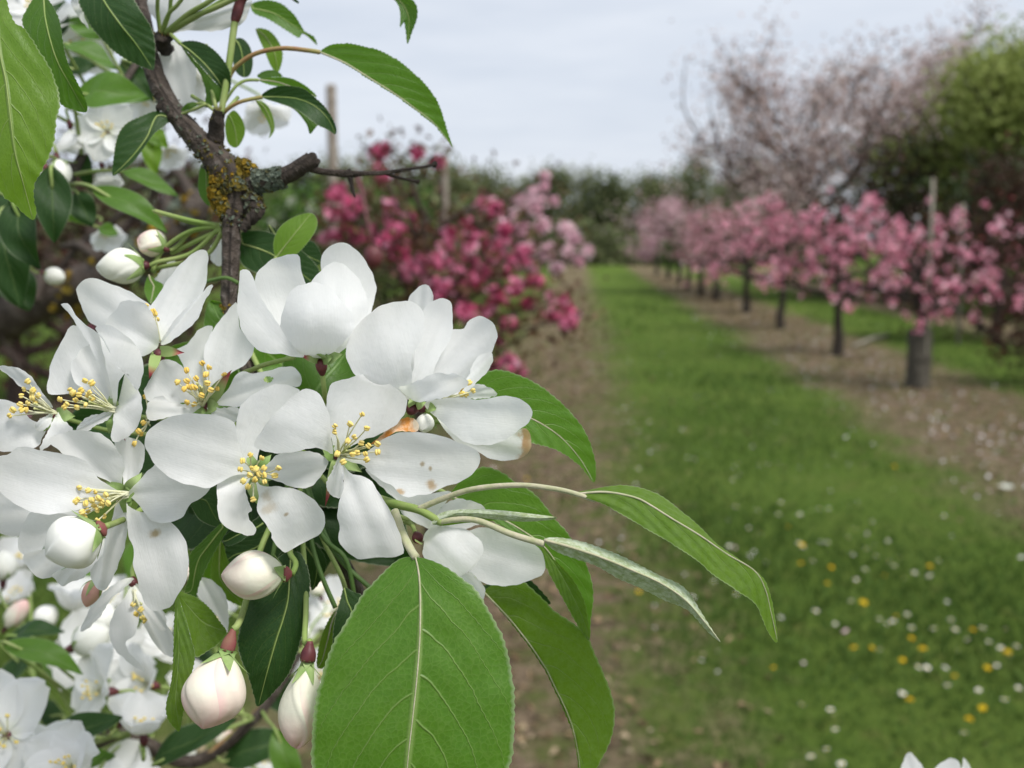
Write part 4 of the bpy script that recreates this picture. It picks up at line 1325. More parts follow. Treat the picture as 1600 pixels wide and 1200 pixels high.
lichen([(352, 262, 245, 23), (366, 285, 243.5, 25), (372, 300, 243, 24)], 420, 3.4, .50, 3, limb, .5)
lichen([(350, 280, 243, 18), (346, 300, 242.5, 16), (350, 318, 242, 15), (356, 330, 242, 13)], 330, 3.6, .82, 4, limb, .5)
lichen([(376, 262, 244, 14), (392, 272, 243, 12), (388, 285, 243, 14)], 220, 3.4, .72, 5, limb, .5)
lichen([(400, 284, 242, 15), (420, 281, 241.5, 14.5), (442, 277, 240.5, 13.5)], 420, 3.2, .14, 6, limb, .4)
lichen([(385, 300, 243, 18), (396, 318, 242, 14), (404, 330, 241, 10)], 150, 3.0, .40, 7, limb, .3)
lichen([(359, 473, 238, 13), (360, 490, 238, 13)], 45, 2.6, .75, 8, limb, .4)
lichen([(250, 140, 252, 15), (300, 210, 248, 17), (330, 240, 246, 20)], 90, 1.7, .25, 9, limb, .3)
lichen([(318, 228, 247, 19), (345, 255, 245, 21), (362, 276, 244, 26)], 160, 2.6, .45, 10, limb, .5)
lichen([(362, 330, 242, 18), (362, 352, 241.5, 15)], 60, 2.2, .42, 12, limb, .5)

# spurs with bud scales
def spur(pts, seed, n_=26, size=6, mat='stalk_red'):
    r = np.random.default_rng(seed)
    m = bark_tube(pts, 12, 14, .2); o = m.build('spur', M['bark'], B)
    a = spline(np.asarray(pts, float), 30); m = MB()
    for _ in range(n_):
        q = a[r.integers(12, 30)]; u = q[2] * MM / FPX
        d = norm(np.array((r.normal(), -abs(r.normal()) - .2, r.normal() * .5 + .5)))
        c = Q(*q[:3]) + d * q[3] * u * .8; e = norm(np.cross(d, r.normal(size=3)))
        L_ = size * u * r.uniform(.6, 1.6); t_ = c + (d * .6 + np.array((0, 0, .8))) * L_
        m.add([c - e * L_ * .3, c + e * L_ * .3, t_], [[0, 1, 2]])
    m.build('bud_scales', M[mat], o)
    return o


spur([(331, 232, 247, 15), (338, 212, 246, 13), (340, 190, 244, 11), (342, 172, 243, 9)], 5)
spur([(258, 78, 255, 12), (256, 66, 252, 12), (254, 54, 250, 13)], 6)

# ---- the flowers, petal by petal
# A: half closed flower on top
A = flower(B, (501, 562, 199), (.12, 1.0), 24, 9, (512, 640, 216), 'half closed flower standing on top of the cluster',
           [(470, 556, -2, 9, 'sepal_red'), (536, 553, -1, 12), (505, 552, -2, 13), (520, 558, -2, 10)], stalk_r=4.6)
petal(A, S4, [(540, 640), (520, 420), (490, 250), (485, 180), (500, 140), (540, 105), (580, 90), (630, 105), (690, 160), (730, 220), (755, 290), (760, 340), (745, 410), (700, 520), (610, 620)], 7, 201, 213, -3, -3, ripple=.5)
petal(A, S4, [(470, 655), (340, 590), (230, 500), (160, 370), (155, 270), (180, 225), (240, 180), (300, 158), (340, 150), (378, 165), (385, 220), (395, 265), (415, 310), (450, 450), (480, 600)], 7, 201, 207, -3, 3, ripple=.5)
petal(A, S4, [(470, 668), (380, 665), (280, 652), (190, 640), (130, 590), (85, 520), (68, 450), (68, 390), (76, 300), (80, 235), (115, 228), (140, 250), (165, 330), (210, 410), (260, 480), (330, 590)], 9, 198, 199, 6, 0, ripple=.4)
petal(A, S4, [(560, 640), (480, 500), (430, 380), (438, 290), (480, 240), (520, 200), (560, 190), (610, 210), (660, 260), (700, 320), (715, 380), (720, 430), (700, 500), (660, 560), (600, 620)], 6, 199, 204, 4, -3, ripple=.9)
petal(A, S4, [(470, 670), (400, 655), (310, 625), (272, 560), (283, 480), (305, 400), (330, 340), (370, 310), (440, 290), (490, 298), (540, 330), (600, 400), (640, 450), (652, 500), (630, 555), (580, 610), (530, 650)], 8, 197, 193, 5, -4, ripple=.35)

# B: half open flower right of it
Bf = flower(B, (648, 634, 199), (-.4, .5), 22, 10, (520, 690, 222), 'half open flower cupped to the right behind the middle', [(640, 622, 0, 11), (666, 628, -1, 9)], stalk_r=4)
petal(Bf, S4, [(930, 890), (900, 660), (905, 500), (920, 385), (950, 335), (990, 305), (1020, 305), (1040, 340), (1048, 390), (1040, 500), (990, 700)], 5, 207, 214, -2, 1)
petal(Bf, S4, [(930, 880), (950, 700), (965, 560), (985, 460), (1005, 415), (1040, 385), (1080, 373), (1130, 385), (1140, 430), (1145, 510), (1130, 580), (1080, 660), (1040, 760), (990, 840)], 7, 202, 204, 1, 0, ripple=.5)
petal(Bf, S4, [(930, 880), (830, 830), (740, 800), (660, 760), (615, 680), (612, 610), (640, 540), (690, 480), (735, 440), (790, 405), (860, 390), (920, 385), (970, 405), (1000, 450), (1000, 520), (980, 590), (940, 665), (940, 780)], 9, 200, 200, 7, -1, ripple=.6)
petal(Bf, S4, [(940, 880), (980, 780), (1040, 670), (1095, 580), (1140, 528), (1195, 525), (1215, 490), (1270, 462), (1310, 470), (1350, 500), (1368, 550), (1360, 590), (1330, 650), (1280, 710), (1225, 770), (1150, 830), (1040, 880)], 8, 204, 207, 0, -3, ripple=.8)
petal(Bf, S4, [(950, 885), (870, 815), (900, 810), (940, 795), (1000, 768), (1070, 742), (1110, 752), (1150, 745), (1200, 770), (1222, 795), (1185, 832), (1110, 865), (1020, 885)], 8, 196, 191, 1, 1, ripple=1.0)
petal(Bf, S4, [(1100, 880), (1150, 840), (1215, 770), (1245, 700), (1270, 660), (1300, 650), (1335, 640), (1345, 680), (1315, 740), (1270, 785), (1210, 840)], 6, 202, 207, 0, 2, ripple=.6)
stamens(Bf, S4, (1090, 875), 200, [(1190, 850), (1212, 852), (1247, 836), (1182, 820), (1225, 792)], 3, 3, styles=0)

# C: flower seen from the side, at the right
Cf = flower(B, (664, 634, 201), (-.6, .3), 18, 9, (520, 690, 223), 'flower seen from the side at the right end of the cluster', [(684, 640, -2, 9)], stalk_r=4)
petal(Cf, S4, [(1130, 868), (1180, 830), (1250, 800), (1310, 810), (1350, 830), (1364, 856), (1300, 872), (1210, 874)], 5, 203, 208, 0, 2)
petal(Cf, S4, [(1060, 960), (1180, 1060), (1260, 1100), (1330, 1095), (1420, 1060), (1490, 1025), (1522, 1030), (1535, 1080), (1530, 1130), (1480, 1170), (1400, 1185), (1340, 1175), (1270, 1140), (1160, 1090)], 7, 204, 206, 0, -1, 'petal_brown')
petal(Cf, S4, [(1000, 900), (1050, 878), (1150, 868), (1260, 878), (1360, 865), (1420, 860), (1480, 875), (1520, 900), (1543, 940), (1530, 980), (1490, 1020), (1420, 1070), (1350, 1100), (1280, 1105), (1200, 1090), (1150, 1050), (1090, 990), (1040, 950)], 8, 200, 193, 3, 2.0, ripple=.8)
# withered petal in the gap beside it
petal(B, S7, [(280, 330), (330, 290), (385, 240), (440, 200), (490, 182), (530, 200), (548, 240), (530, 262), (480, 262), (430, 262), (380, 285), (330, 320)], 5, 194, 199, 2, 2, 'withered', ripple=1.2, name='withered_petal')
cb = bud(B, (668, 652, 203), (660, 672, 200), 15, 'budw', 5, None, (), hyp_len=0, sepals=3, name='bud')

# D: open flower in the middle right
D = flower(B, (526, 712, 194), None, 20, 9, SPUR, 'open flower at the right of the middle with a spotted petal', [(503, 700, 1.5, 15), (566, 738, 1.5, 13), (508, 792, 2, 8, 'sepal_red'), (540, 672, 2, 9)], stalk_r=4)
petal(D, S4, [(560, 1145), (535, 1060), (515, 960), (512, 920), (515, 870), (530, 810), (580, 780), (650, 765), (720, 745), (770, 765), (830, 800), (880, 840), (915, 880), (910, 930), (890, 970), (850, 1010), (780, 1050), (700, 1080), (630, 1115)], 9, 193, 195, 1, 5.0, ripple=.6)
petal(D, S4, [(545, 1150), (535, 1060), (530, 990), (510, 905), (470, 845), (420, 825), (370, 840), (290, 910), (220, 990), (160, 1080), (150, 1108), (180, 1130), (250, 1145), (350, 1140), (450, 1120), (505, 1130)], 8, 192, 184, 3.5, -1, ripple=.6)
petal(D, S7, [(110, 395), (200, 395), (255, 375), (300, 345), (360, 295), (430, 270), (540, 265), (640, 280), (740, 310), (820, 345), (868, 372), (885, 412), (870, 460), (830, 505), (760, 545), (700, 560), (620, 600), (540, 615), (490, 625), (440, 605), (400, 560), (340, 535), (290, 500), (240, 450), (170, 430)], 12, 192, 186, 2, 2.0, 'petal_d3', ripple=.7)
petal(D, S7, [(110, 410), (140, 460), (180, 495), (240, 510), (290, 545), (320, 590), (350, 640), (390, 700), (420, 780), (450, 860), (465, 925), (440, 945), (370, 960), (330, 945), (270, 955), (210, 968), (160, 930), (110, 880), (100, 840), (110, 800), (95, 740), (100, 680), (120, 600), (128, 500)], 13, 192, 187, 2, -1.5, ripple=.9)
petal(D, S7, [(105, 405), (80, 450), (60, 490), (38, 535), (35, 570), (60, 610), (100, 630), (125, 600), (130, 540), (132, 480)], 5, 192, 190, 1, 2, ripple=1.0)
stamens(D, S7, (110, 392), 192.5, [(165, 222), (82, 232), (80, 262), (258, 245), (190, 293), (155, 315), (228, 325), (268, 340), (317, 330), (318, 375), (180, 390), (258, 418), (205, 380), (95, 385), (128, 430), (250, 385), (232, 168)], 5, 8)

# E: open flower in the centre, facing the viewer
E = flower(B, (398, 741, 196), None, 20, 9, SPUR, 'open flower in the very centre, its stamens pointing at the viewer', [(388, 704, 1, 12), (424, 710, 1, 13), (380, 742, 1, 9), (430, 748, 1, 13), (412, 800, 3, 20, 'sepal')], stalk_r=4)
petal(E, S6, [(585, 570), (540, 500), (505, 400), (515, 300), (530, 250), (570, 210), (650, 165), (720, 150), (780, 165), (805, 188), (740, 250), (690, 310), (640, 390), (610, 480)], 8, 195, 197, 0, 3, ripple=.5)
petal(E, S6, [(585, 572), (660, 520), (700, 480), (770, 470), (850, 465), (900, 480), (940, 512), (920, 560), (880, 610), (830, 640), (770, 632), (700, 605), (640, 590)], 6, 195, 194, 1, 2, ripple=.6)
petal(E, S6, [(580, 565), (530, 470), (510, 390), (495, 330), (430, 298), (340, 290), (230, 295), (150, 325), (95, 370), (78, 420), (90, 470), (130, 530), (200, 590), (280, 622), (380, 635), (450, 602), (510, 575)], 9, 194, 186, 3, 2, ripple=.7)
petal(E, S6, [(590, 580), (615, 620), (650, 630), (720, 630), (800, 650), (870, 690), (915, 750), (925, 800), (900, 850), (850, 880), (790, 900), (760, 930), (730, 940), (700, 910), (670, 870), (675, 850), (640, 800), (610, 760), (606, 720), (612, 660)], 10, 195, 188, 1.5, 2, 'petal_e4', ripple=.9)
petal(E, S6, [(575, 585), (520, 568), (480, 560), (440, 575), (420, 620), (418, 680), (420, 740), (430, 790), (460, 820), (510, 845), (560, 862), (600, 846), (595, 815), (570, 790), (565, 760), (580, 740), (565, 700), (550, 640)], 10, 194, 185, -1, 4, ripple=.9)
stamens(E, S6, (592, 575), 194, [(573, 482), (628, 497), (537, 510), (526, 550), (540, 605), (563, 632), (586, 690), (705, 545), (688, 580), (640, 608), (637, 578), (596, 600), (638, 545), (580, 545), (570, 578), (600, 548), (615, 570)], 7, 12)

# F: large open flower at the lower left
Ff = flower(B, (197, 772, 199), None, 20, 9, (300, 700, 224), 'large open flower at the lower left, stamens swept over the white bud', [(222, 738, 0, 13), (165, 752, 1, 12), (212, 782, 1, 12), (195, 805, 2, 12), (208, 760, 2, 9)], stalk_r=5.5, stalk_mat='stalk')
petal(Ff, S5, [(592, 660), (570, 560), (545, 470), (540, 390), (600, 398), (660, 420), (680, 470), (670, 530), (640, 590)], 4, 201, 206, 0, 2, ripple=.6)
petal(Ff, S5, [(560, 660), (520, 800), (460, 880), (430, 960), (425, 1050), (460, 1112), (500, 1110), (535, 1040), (570, 960), (590, 880), (600, 760)], 5, 201, 200, 1, 2, 'petal_f6', ripple=.8)
petal(Ff, S5, [(560, 650), (500, 600), (400, 560), (300, 480), (225, 412), (300, 380), (360, 365), (440, 375), (500, 400), (560, 470), (582, 530), (575, 590)], 5, 199, 196, 1, 3.0, ripple=.8)
petal(Ff, S5, [(570, 665), (500, 620), (460, 590), (430, 540), (380, 500), (300, 480), (200, 460), (90, 445), (40, 480), (-20, 500), (-30, 610), (40, 690), (100, 730), (180, 755), (260, 760), (340, 745), (430, 725), (500, 690)], 9, 198, 190, 3, 3, ripple=.7)
petal(Ff, S5, [(595, 668), (625, 630), (660, 595), (700, 550), (740, 522), (800, 545), (870, 590), (950, 630), (988, 633), (950, 680), (900, 705), (885, 722), (860, 770), (800, 797), (740, 800), (690, 772), (655, 720), (625, 690)], 8, 198, 193, 1, 2.5, ripple=.8)
petal(Ff, S5, [(592, 680), (600, 720), (660, 748), (720, 760), (800, 795), (850, 850), (880, 920), (882, 1000), (870, 1080), (840, 1130), (800, 1190), (730, 1215), (690, 1195), (660, 1130), (640, 1050), (620, 990), (630, 930), (602, 860), (594, 770)], 11, 198, 191, 1, 2, 'petal_f5', ripple=.9)
petal(Ff, S5, [(560, 680), (420, 730), (260, 755), (140, 740), (40, 690), (-30, 640), (-60, 760), (-20, 840), (90, 862), (160, 800), (400, 760)], 6, 201, 199, 0, 1, ripple=.6)
stamens(Ff, S5, (592, 668), 198, [(372, 638), (412, 648), (352, 705), (365, 690), (445, 655), (495, 670), (460, 685), (475, 720), (430, 695), (400, 710), (455, 740), (410, 742), (490, 768), (458, 790), (505, 710), (385, 750), (440, 720), (395, 770), (480, 700)], 9, 9)
# G: white opening bud in front of F with loosened outer petals
Gb = bud(B, (158, 826, 186), (72, 868, 182), 45, 'budw', 11, 'fat round white bud about to open, in front of the left flower', [(185, 815, 196), (215, 800, 206), (300, 740, 222)], hyp_len=8, sepals=4, blunt=.95, sep_len=.3, seams=3)
petal(Gb, S5, [(470, 800), (300, 760), (220, 740), (140, 755), (90, 860), (85, 910), (110, 950), (180, 935), (240, 880), (380, 840)], 6, 196, 191, 1, 2, name='petal')
petal(Gb, S5, [(460, 850), (300, 900), (180, 930), (105, 958), (170, 1052), (235, 1055), (320, 1000), (420, 930)], 4, 196, 192, 1, 2)
petal(Gb, S5, [(480, 860), (420, 930), (330, 1000), (245, 1040), (265, 1070), (290, 1098), (330, 1080), (390, 1058), (440, 1000), (485, 930)], 5, 197, 193, 1, 2)

# H: flower at the upper left, seen from the side
H = flower(B, (246, 548, 205), (.3, .8), 22, 9, (330, 600, 226), 'flower at the upper left with two upright wing like petals', [(288, 551, -2, 10, 'sepal_red'), (233, 592, -3, 10, 'sepal_red')], hyp='hyp', stalk_r=4)
petal(H, S3, [(1000, 745), (920, 650), (840, 600), (720, 640), (600, 640), (545, 590), (500, 490), (475, 410), (510, 365), (560, 335), (640, 355), (740, 390), (840, 440), (930, 500), (965, 560), (990, 650)], 7, 207, 212, 0, -1, ripple=.6)
petal(H, S3, [(990, 740), (950, 620), (940, 520), (1000, 430), (1060, 330), (1150, 230), (1220, 175), (1270, 160), (1300, 185), (1300, 260), (1290, 350), (1270, 420), (1230, 490), (1150, 570), (1070, 640)], 7, 207, 214, 0, 2, ripple=.4)
petal(H, S3, [(1005, 755), (1030, 690), (1100, 590), (1180, 510), (1260, 430), (1310, 382), (1333, 385), (1310, 430), (1270, 500), (1250, 570), (1180, 650), (1110, 705), (1050, 745)], 5, 205, 207, 1, 3, ripple=.4)
petal(H, S3, [(990, 760), (930, 810), (890, 825), (830, 800), (740, 750), (690, 690), (660, 640), (680, 580), (730, 530), (770, 480), (840, 480), (910, 500), (950, 560), (985, 650)], 7, 204, 202, 3, 2, ripple=1.1)
stamens(H, S3, (985, 720), 205, [(915, 512), (970, 562), (978, 592), (945, 630), (960, 545)], 11, 3, 'anther_o', styles=1)

# I: flower left, stamens swept to the left
I_ = flower(B, (178, 641, 202), None, 18, 9, (300, 650, 228), 'left flower behind the lower one, stamens swept to the left', [(172, 615, 1, 11), (170, 678, 2, 13), (155, 655, 2, 9), (196, 690, -3, 7, 'sepal_red')], stalk_r=4)
petal(I_, S3, [(705, 1165), (560, 1080), (420, 1060), (300, 1060), (305, 950), (320, 860), (370, 770), (400, 700), (440, 640), (490, 638), (545, 690), (560, 750), (510, 800), (470, 850), (500, 960), (600, 1080)], 8, 204, 206, 0, 2, ripple=.6)
petal(I_, S3, [(705, 1165), (600, 1070), (520, 1030), (465, 980), (440, 890), (480, 820), (530, 765), (600, 760), (660, 800), (690, 880), (690, 1000), (700, 1090)], 6, 203, 205, 0, 3, ripple=.6)
petal(I_, S3, [(715, 1165), (650, 950), (580, 800), (510, 680), (460, 600), (420, 545), (380, 502), (400, 495), (435, 500), (470, 570), (540, 630), (620, 690), (680, 780), (720, 950)], 6, 202, 199, 2, 2, ripple=.4)
petal(I_, S3, [(715, 1165), (690, 1010), (655, 850), (625, 720), (600, 640), (700, 640), (790, 700), (850, 760), (892, 850), (892, 950), (862, 1040), (835, 1010), (790, 930), (745, 990), (730, 1100)], 7, 202, 197, 3, 0, ripple=.8)
petal(I_, S5, [(535, 275), (560, 220), (590, 100), (622, 140), (660, 200), (662, 300), (630, 370), (590, 402), (550, 422), (520, 405), (530, 340)], 6, 201, 196, 1, 2, ripple=.6)
petal(I_, S5, [(530, 280), (460, 290), (400, 310), (370, 345), (358, 365), (390, 385), (440, 350), (500, 320)], 4, 201, 200, 0, 1)
stamens(I_, S5, (532, 272), 201, [(398, 135), (430, 145), (340, 190), (370, 200), (410, 205), (435, 215), (355, 225), (400, 250), (280, 222), (300, 260), (360, 260), (420, 190), (330, 180), (380, 180), (312, 245)], 13, 6)

# J: flower at the left edge
J = flower(B, (85, 648, 205), None, 18, 9, (250, 680, 230), 'flower cut by the left edge of the picture', [(118, 650, 0, 14), (60, 680, 2, 9)], stalk_r=4)
petal(J, S3, [(330, 1150), (250, 1100), (190, 1045), (130, 1020), (70, 960), (0, 910), (-10, 888), (60, 890), (130, 905), (185, 945), (230, 1000), (270, 1060), (310, 1110)], 6, 205, 205, 0, 2)
petal(J, S5, [(255, 288), (190, 330), (140, 310), (80, 245), (0, 222), (-60, 250), (-70, 400), (0, 465), (100, 462), (180, 440), (200, 400), (230, 340)], 6, 206, 203, 1, 1, ripple=.6)
petal(J, S5, [(265, 290), (225, 370), (190, 440), (192, 465), (230, 440), (300, 410), (342, 362), (310, 330), (290, 282)], 3, 204, 199, 1, 2)
petal(J, S5, [(245, 290), (215, 300), (180, 320), (162, 350), (185, 372), (215, 360), (240, 330)], 3, 204, 202, 1, 1)
stamens(J, S5, (258, 284), 204, [(130, 138), (112, 175), (100, 205), (155, 180), (180, 205), (95, 245), (120, 270), (60, 272), (45, 300), (130, 240), (165, 240), (150, 215), (100, 270), (150, 195)], 15, 5)

# K: flower at the back of the middle, one petal holed
K = flower(B, (321, 634, 208), None, 18, 9, (440, 690, 228), 'flower at the back of the middle, one petal with a round hole', [(362, 578, -4, 13, 'sepal_red'), (345, 634, 1, 13), (300, 640, 2, 13), (285, 640, 1, 8)], stalk_r=4)
petal(K, S3, [(1290, 1110), (1180, 960), (1130, 850), (1095, 790), (1150, 760), (1200, 720), (1240, 660), (1300, 635), (1332, 642), (1310, 720), (1290, 850), (1300, 1000)], 7, 211, 216, 0, 2)
petal(K, S3, [(1320, 1100), (1290, 950), (1275, 830), (1285, 750), (1340, 650), (1400, 570), (1475, 488), (1492, 560), (1500, 650), (1580, 740), (1575, 820), (1520, 890), (1460, 920), (1400, 990), (1355, 1070)], 6, 209, 214, 0, 2)
petal(K, S6, [(350, 245), (290, 240), (200, 240), (100, 230), (75, 190), (92, 150), (140, 55), (170, 35), (230, 50), (290, 110), (330, 180)], 6, 208, 205, 1, 2)
petal(K, S6, [(365, 250), (430, 220), (470, 170), (520, 95), (600, 100), (700, 75), (770, 70), (810, 110), (802, 160), (720, 160), (640, 190), (560, 225), (520, 258), (450, 250)], 7, 208, 207, 1, 2, hole=(658, 128, 7.0, 5.2), nt=60, ns=44)
petal(K, S6, [(345, 250), (300, 235), (270, 245), (200, 230), (150, 205), (95, 235), (85, 290), (105, 320), (180, 310), (270, 300), (320, 275)], 5, 207, 203, 1, 1, ripple=1)
petal(K, S6, [(370, 255), (430, 262), (520, 262), (520, 310), (470, 340), (400, 300)], 3, 208, 204, 0, 1)
stamens(K, S6, (350, 242), 207.5, [(275, 85), (348, 52), (382, 73), (277, 135), (320, 123), (288, 163), (262, 172), (315, 168), (345, 203), (372, 147), (388, 178), (365, 105), (230, 140), (450, 105), (300, 165)], 17, 6, 'anther_o')
stamens(K, S6, (350, 242), 207.5, [(420, 168), (275, 235), (313, 245)], 18, 4, 'anther_o', styles=0)

# L: pale shaded flower hanging at the lower right
Lf = flower(B, (655, 845, 203), (-.3, -.6), 20, 9, (600, 790, 220), 'flower under the shoot with one shaded grey petal', [(652, 850, -2, 8, 'sepal_red')], stalk_r=4)
petal(Lf, S7, [(620, 800), (520, 760), (440, 700), (420, 640), (330, 560), (250, 470), (330, 470), (450, 560), (600, 600), (720, 590), (700, 640), (640, 720)], 5, 206, 204, 0, 1)
petal(Lf, S7, [(600, 830), (610, 760), (640, 705), (700, 655), (770, 632), (850, 650), (910, 685), (900, 760), (800, 800), (700, 830)], 5, 206, 208, 0, 2)
petal(Lf, S7, [(640, 860), (760, 830), (880, 790), (970, 805), (1060, 838), (1150, 868), (1205, 905), (1235, 960), (1242, 1020), (1210, 1060), (1130, 1095), (1050, 1110), (960, 1112), (890, 1090), (830, 1040), (740, 960)], 8, 204, 208, 0, 2, ripple=.6)
petal(Lf, S7, [(600, 860), (700, 960), (770, 1050), (830, 1040), (900, 1110), (912, 1150), (885, 1205), (830, 1180), (740, 1090), (640, 980)], 6, 206, 203, 0, 1)
petal(Lf, S7, [(580, 850), (566, 870), (580, 820), (620, 787), (680, 783), (730, 790), (800, 800), (860, 840), (900, 890), (895, 940), (860, 1000), (800, 1045), (750, 1060), (680, 1012), (620, 985), (568, 950)], 11, 201, 194, 2, -3, ripple=.5)

# Z: small drooping flower under the left one
Z = flower(B, (208, 915, 222), (0, -.8), 16, 7, (240, 800, 236), 'small drooping flower under the lower left one', [], stalk_r=4)
petal(Z, U2, [(840, 20), (780, 15), (700, 60), (640, 110), (580, 170), (540, 250), (500, 345), (560, 320), (620, 260), (660, 200), (700, 140), (770, 80)], 6, 222, 216, 1, 1, 'petal_back')
petal(Z, U2, [(830, 60), (780, 130), (720, 210), (690, 290), (685, 380), (710, 450), (770, 510), (830, 560), (905, 600), (870, 540), (800, 470), (790, 410), (840, 370), (870, 260), (870, 140)], 8, 222, 217, 1, -3, 'petal_back')
petal(Z, U2, [(850, 70), (860, 170), (890, 280), (950, 400), (1020, 480), (1080, 508), (1100, 430), (1060, 330), (980, 230), (900, 120)], 5, 223, 224, 0, 2, 'petal_back')
petal(Z, U2, [(840, 50), (840, 130), (880, 210), (940, 300), (1000, 340), (1040, 330), (1030, 240), (960, 140), (890, 70)], 5, 222, 220, 1, 1, 'petal_back')
stamens(Z, U2, (840, 100), 222, [(832, 178), (850, 240), (895, 260), (905, 280), (880, 210)], 19, 3)
# grey petal seen behind the folded leaf, and one at the far left
petal(B, U3, [(180, 655), (250, 665), (330, 720), (385, 800), (410, 930), (405, 1110), (370, 1060), (300, 960), (200, 860), (135, 780), (140, 710)], 5, 228, 228, 0, 2, 'petal_back')
# half hidden flower between the left ones
stamens(K, S5, (692, 335), 209, [(660, 385), (682, 208), (630, 430), (672, 332), (650, 372)], 21, 4, 'anther_o', styles=0)

# ---- buds
V = bud(B, (355, 1015, 192), (317, 1137, 188), 46, 'bud', 21, 'largest hanging bud, flushed pink', [(372, 975, 194), (382, 948, 200), (410, 850, 212), (455, 760, 224)], hyp_len=32, stalk_r=5.2, hyp_r=.24, blunt=1.10, sep_len=.24)
W_ = bud(B, (481, 1030, 193), (464, 1168, 192), 34, 'bud', 23, 'slender hanging bud half hidden by the big leaf', [(476, 1000, 196), (478, 930, 204), (470, 800, 220)], hyp='hyp', hyp_len=28, stalk_r=4.5, hyp_r=.34, blunt=1.15, sep_len=.25)
X = bud(B, (446, 897, 196), (347, 899, 193), 39, 'bud', 25, 'round pinkish bud in front of the dark leaf', [(462, 880, 200), (452, 850, 206), (470, 760, 222)], hyp_len=10, stalk_r=4.5, hyp_r=.3, blunt=.88, sep_len=.20, sepals=4)
Y = bud(B, (150, 906, 212), (135, 948, 211), 15, 'budr', 27, 'small reddish bud under the left flower', [(160, 880, 216), (200, 800, 230)], hyp='hypg', hyp_len=12, stalk_r=3, sep_len=.6)
spur([(448, 735, 232, 11), (452, 718, 230, 12), (456, 704, 228, 12)], 9, 20)
# bundle of flower stalks running from the spur behind the flowers
for k, pts in enumerate(([(462, 700, 226), (490, 860, 216), (524, 950, 214)], [(462, 700, 226), (515, 850, 218), (580, 920, 216)], [(462, 700, 226), (500, 830, 218), (543, 880, 216), (560, 990, 218)], [(462, 700, 226), (440, 800, 214), (424, 880, 210)],
                         [(462, 700, 226), (540, 780, 214), (600, 800, 212), (650, 815, 208)], [(462, 700, 226), (380, 600, 222), (400, 575, 214), (460, 558, 208)], [(462, 700, 226), (500, 830, 222), (535, 905, 220), (548, 960, 220)])):
    st(pts, 3.8, 'stalk_dark' if k < 4 else 'stalk', B, 'flower_stalk')

# ---- leaves of the branch in focus
leaf(B, T1, [(1122, 142), (1060, 146), (1000, 188), (900, 290), (830, 400), (770, 500), (720, 620), (690, 740), (670, 860), (664, 1000), (680, 1160), (760, 1320), (900, 1440), (1010, 1500), (1080, 1540),
             (1190, 1480), (1340, 1350), (1460, 1210), (1530, 1067), (1552, 960), (1556, 860), (1550, 700), (1530, 580), (1490, 460), (1440, 370), (1380, 280), (1280, 200), (1190, 156)], 14,
     [(1122, 142), (1138, 240), (1142, 400), (1136, 560), (1122, 720), (1108, 850), (1085, 1060), (1075, 1300), (1080, 1540)], [186, 183, 181, 181, 183, 187], -3.0, -2.5, 'leaf', 44, 3.8, 1.0, label='largest leaf, broad and fresh green at the bottom',
     stalk=[(1030, -60, 196), (1060, 30, 192), (1100, 110, 188)], stalk_mat='stalk_pale', sr=6.5, vein_r=1.7, seed=2)
leaf(B, T2, [(375, 540), (420, 505), (480, 480), (515, 492), (590, 560), (640, 610), (700, 650), (760, 700), (790, 770), (830, 860), (855, 930), (866, 1010), (852, 1090), (820, 1160), (780, 1230), (740, 1270),
             (728, 1200), (722, 1140), (705, 1060), (680, 1000), (640, 910), (600, 830), (540, 740), (470, 650), (410, 580)], 15, [(375, 540), (470, 640), (545, 735), (605, 825), (645, 905), (690, 1000), (715, 1080), (730, 1160), (740, 1270)],
     [216, 214, 213, 214, 216], 2.5, 0.3, 'leaf_under', 34, 2.0, .8, label='hanging leaf showing its dull underside', seed=3, stalk=[(300, 430, 220)], vein_r=1.5)
leaf(B, T2, [(360, 530), (420, 500), (500, 490), (545, 495), (585, 530), (625, 585), (560, 570), (480, 560)], 5, None, [217, 217, 218], 0, 0, 'leaf_dark', 12, 1.5, .3, seed=4, midrib=False)
leaf(B, T2, [(250, 180), (300, 110), (370, 70), (440, 90), (490, 125), (550, 160), (600, 210), (640, 265), (690, 320), (740, 400), (775, 480), (785, 560), (775, 650), (770, 722), (740, 690), (690, 600), (640, 500), (580, 400), (500, 330), (400, 270), (310, 220)], 13,
     [(250, 180), (400, 245), (520, 310), (610, 380), (680, 490), (730, 590), (770, 722)], [213, 211, 211, 213, 216], 1.5, 1.5, 'leaf', 34, 2.0, .8, seed=5, stalk=[(150, 130, 218)], sr=4)
leaf(B, T2, [(590, 370), (640, 420), (700, 480), (745, 560), (765, 640), (770, 720), (735, 680), (690, 600), (640, 510), (600, 430)], 5, [(590, 370), (650, 450), (710, 560), (750, 650), (770, 720)], [209, 209, 210], 1, 0, 'leaf_under', 14, 1.5, .4, seed=6, midrib=False)
leaf(B, PX, [(700, 655), (720, 615), (750, 588), (772, 578), (800, 582), (840, 600), (880, 632), (910, 667), (925, 700), (931, 730), (928, 754), (910, 732), (885, 712), (860, 700), (825, 692), (770, 690), (720, 680)], 10,
     [(700, 655), (760, 640), (820, 650), (870, 678), (905, 715), (928, 754)], [212, 211, 211, 213, 215], 1.5, 1.5, 'leaf', 36, 2.0, .7, label='single leaf jutting out right of the cluster', seed=7, stalk=[(640, 670, 218)], sr=4)
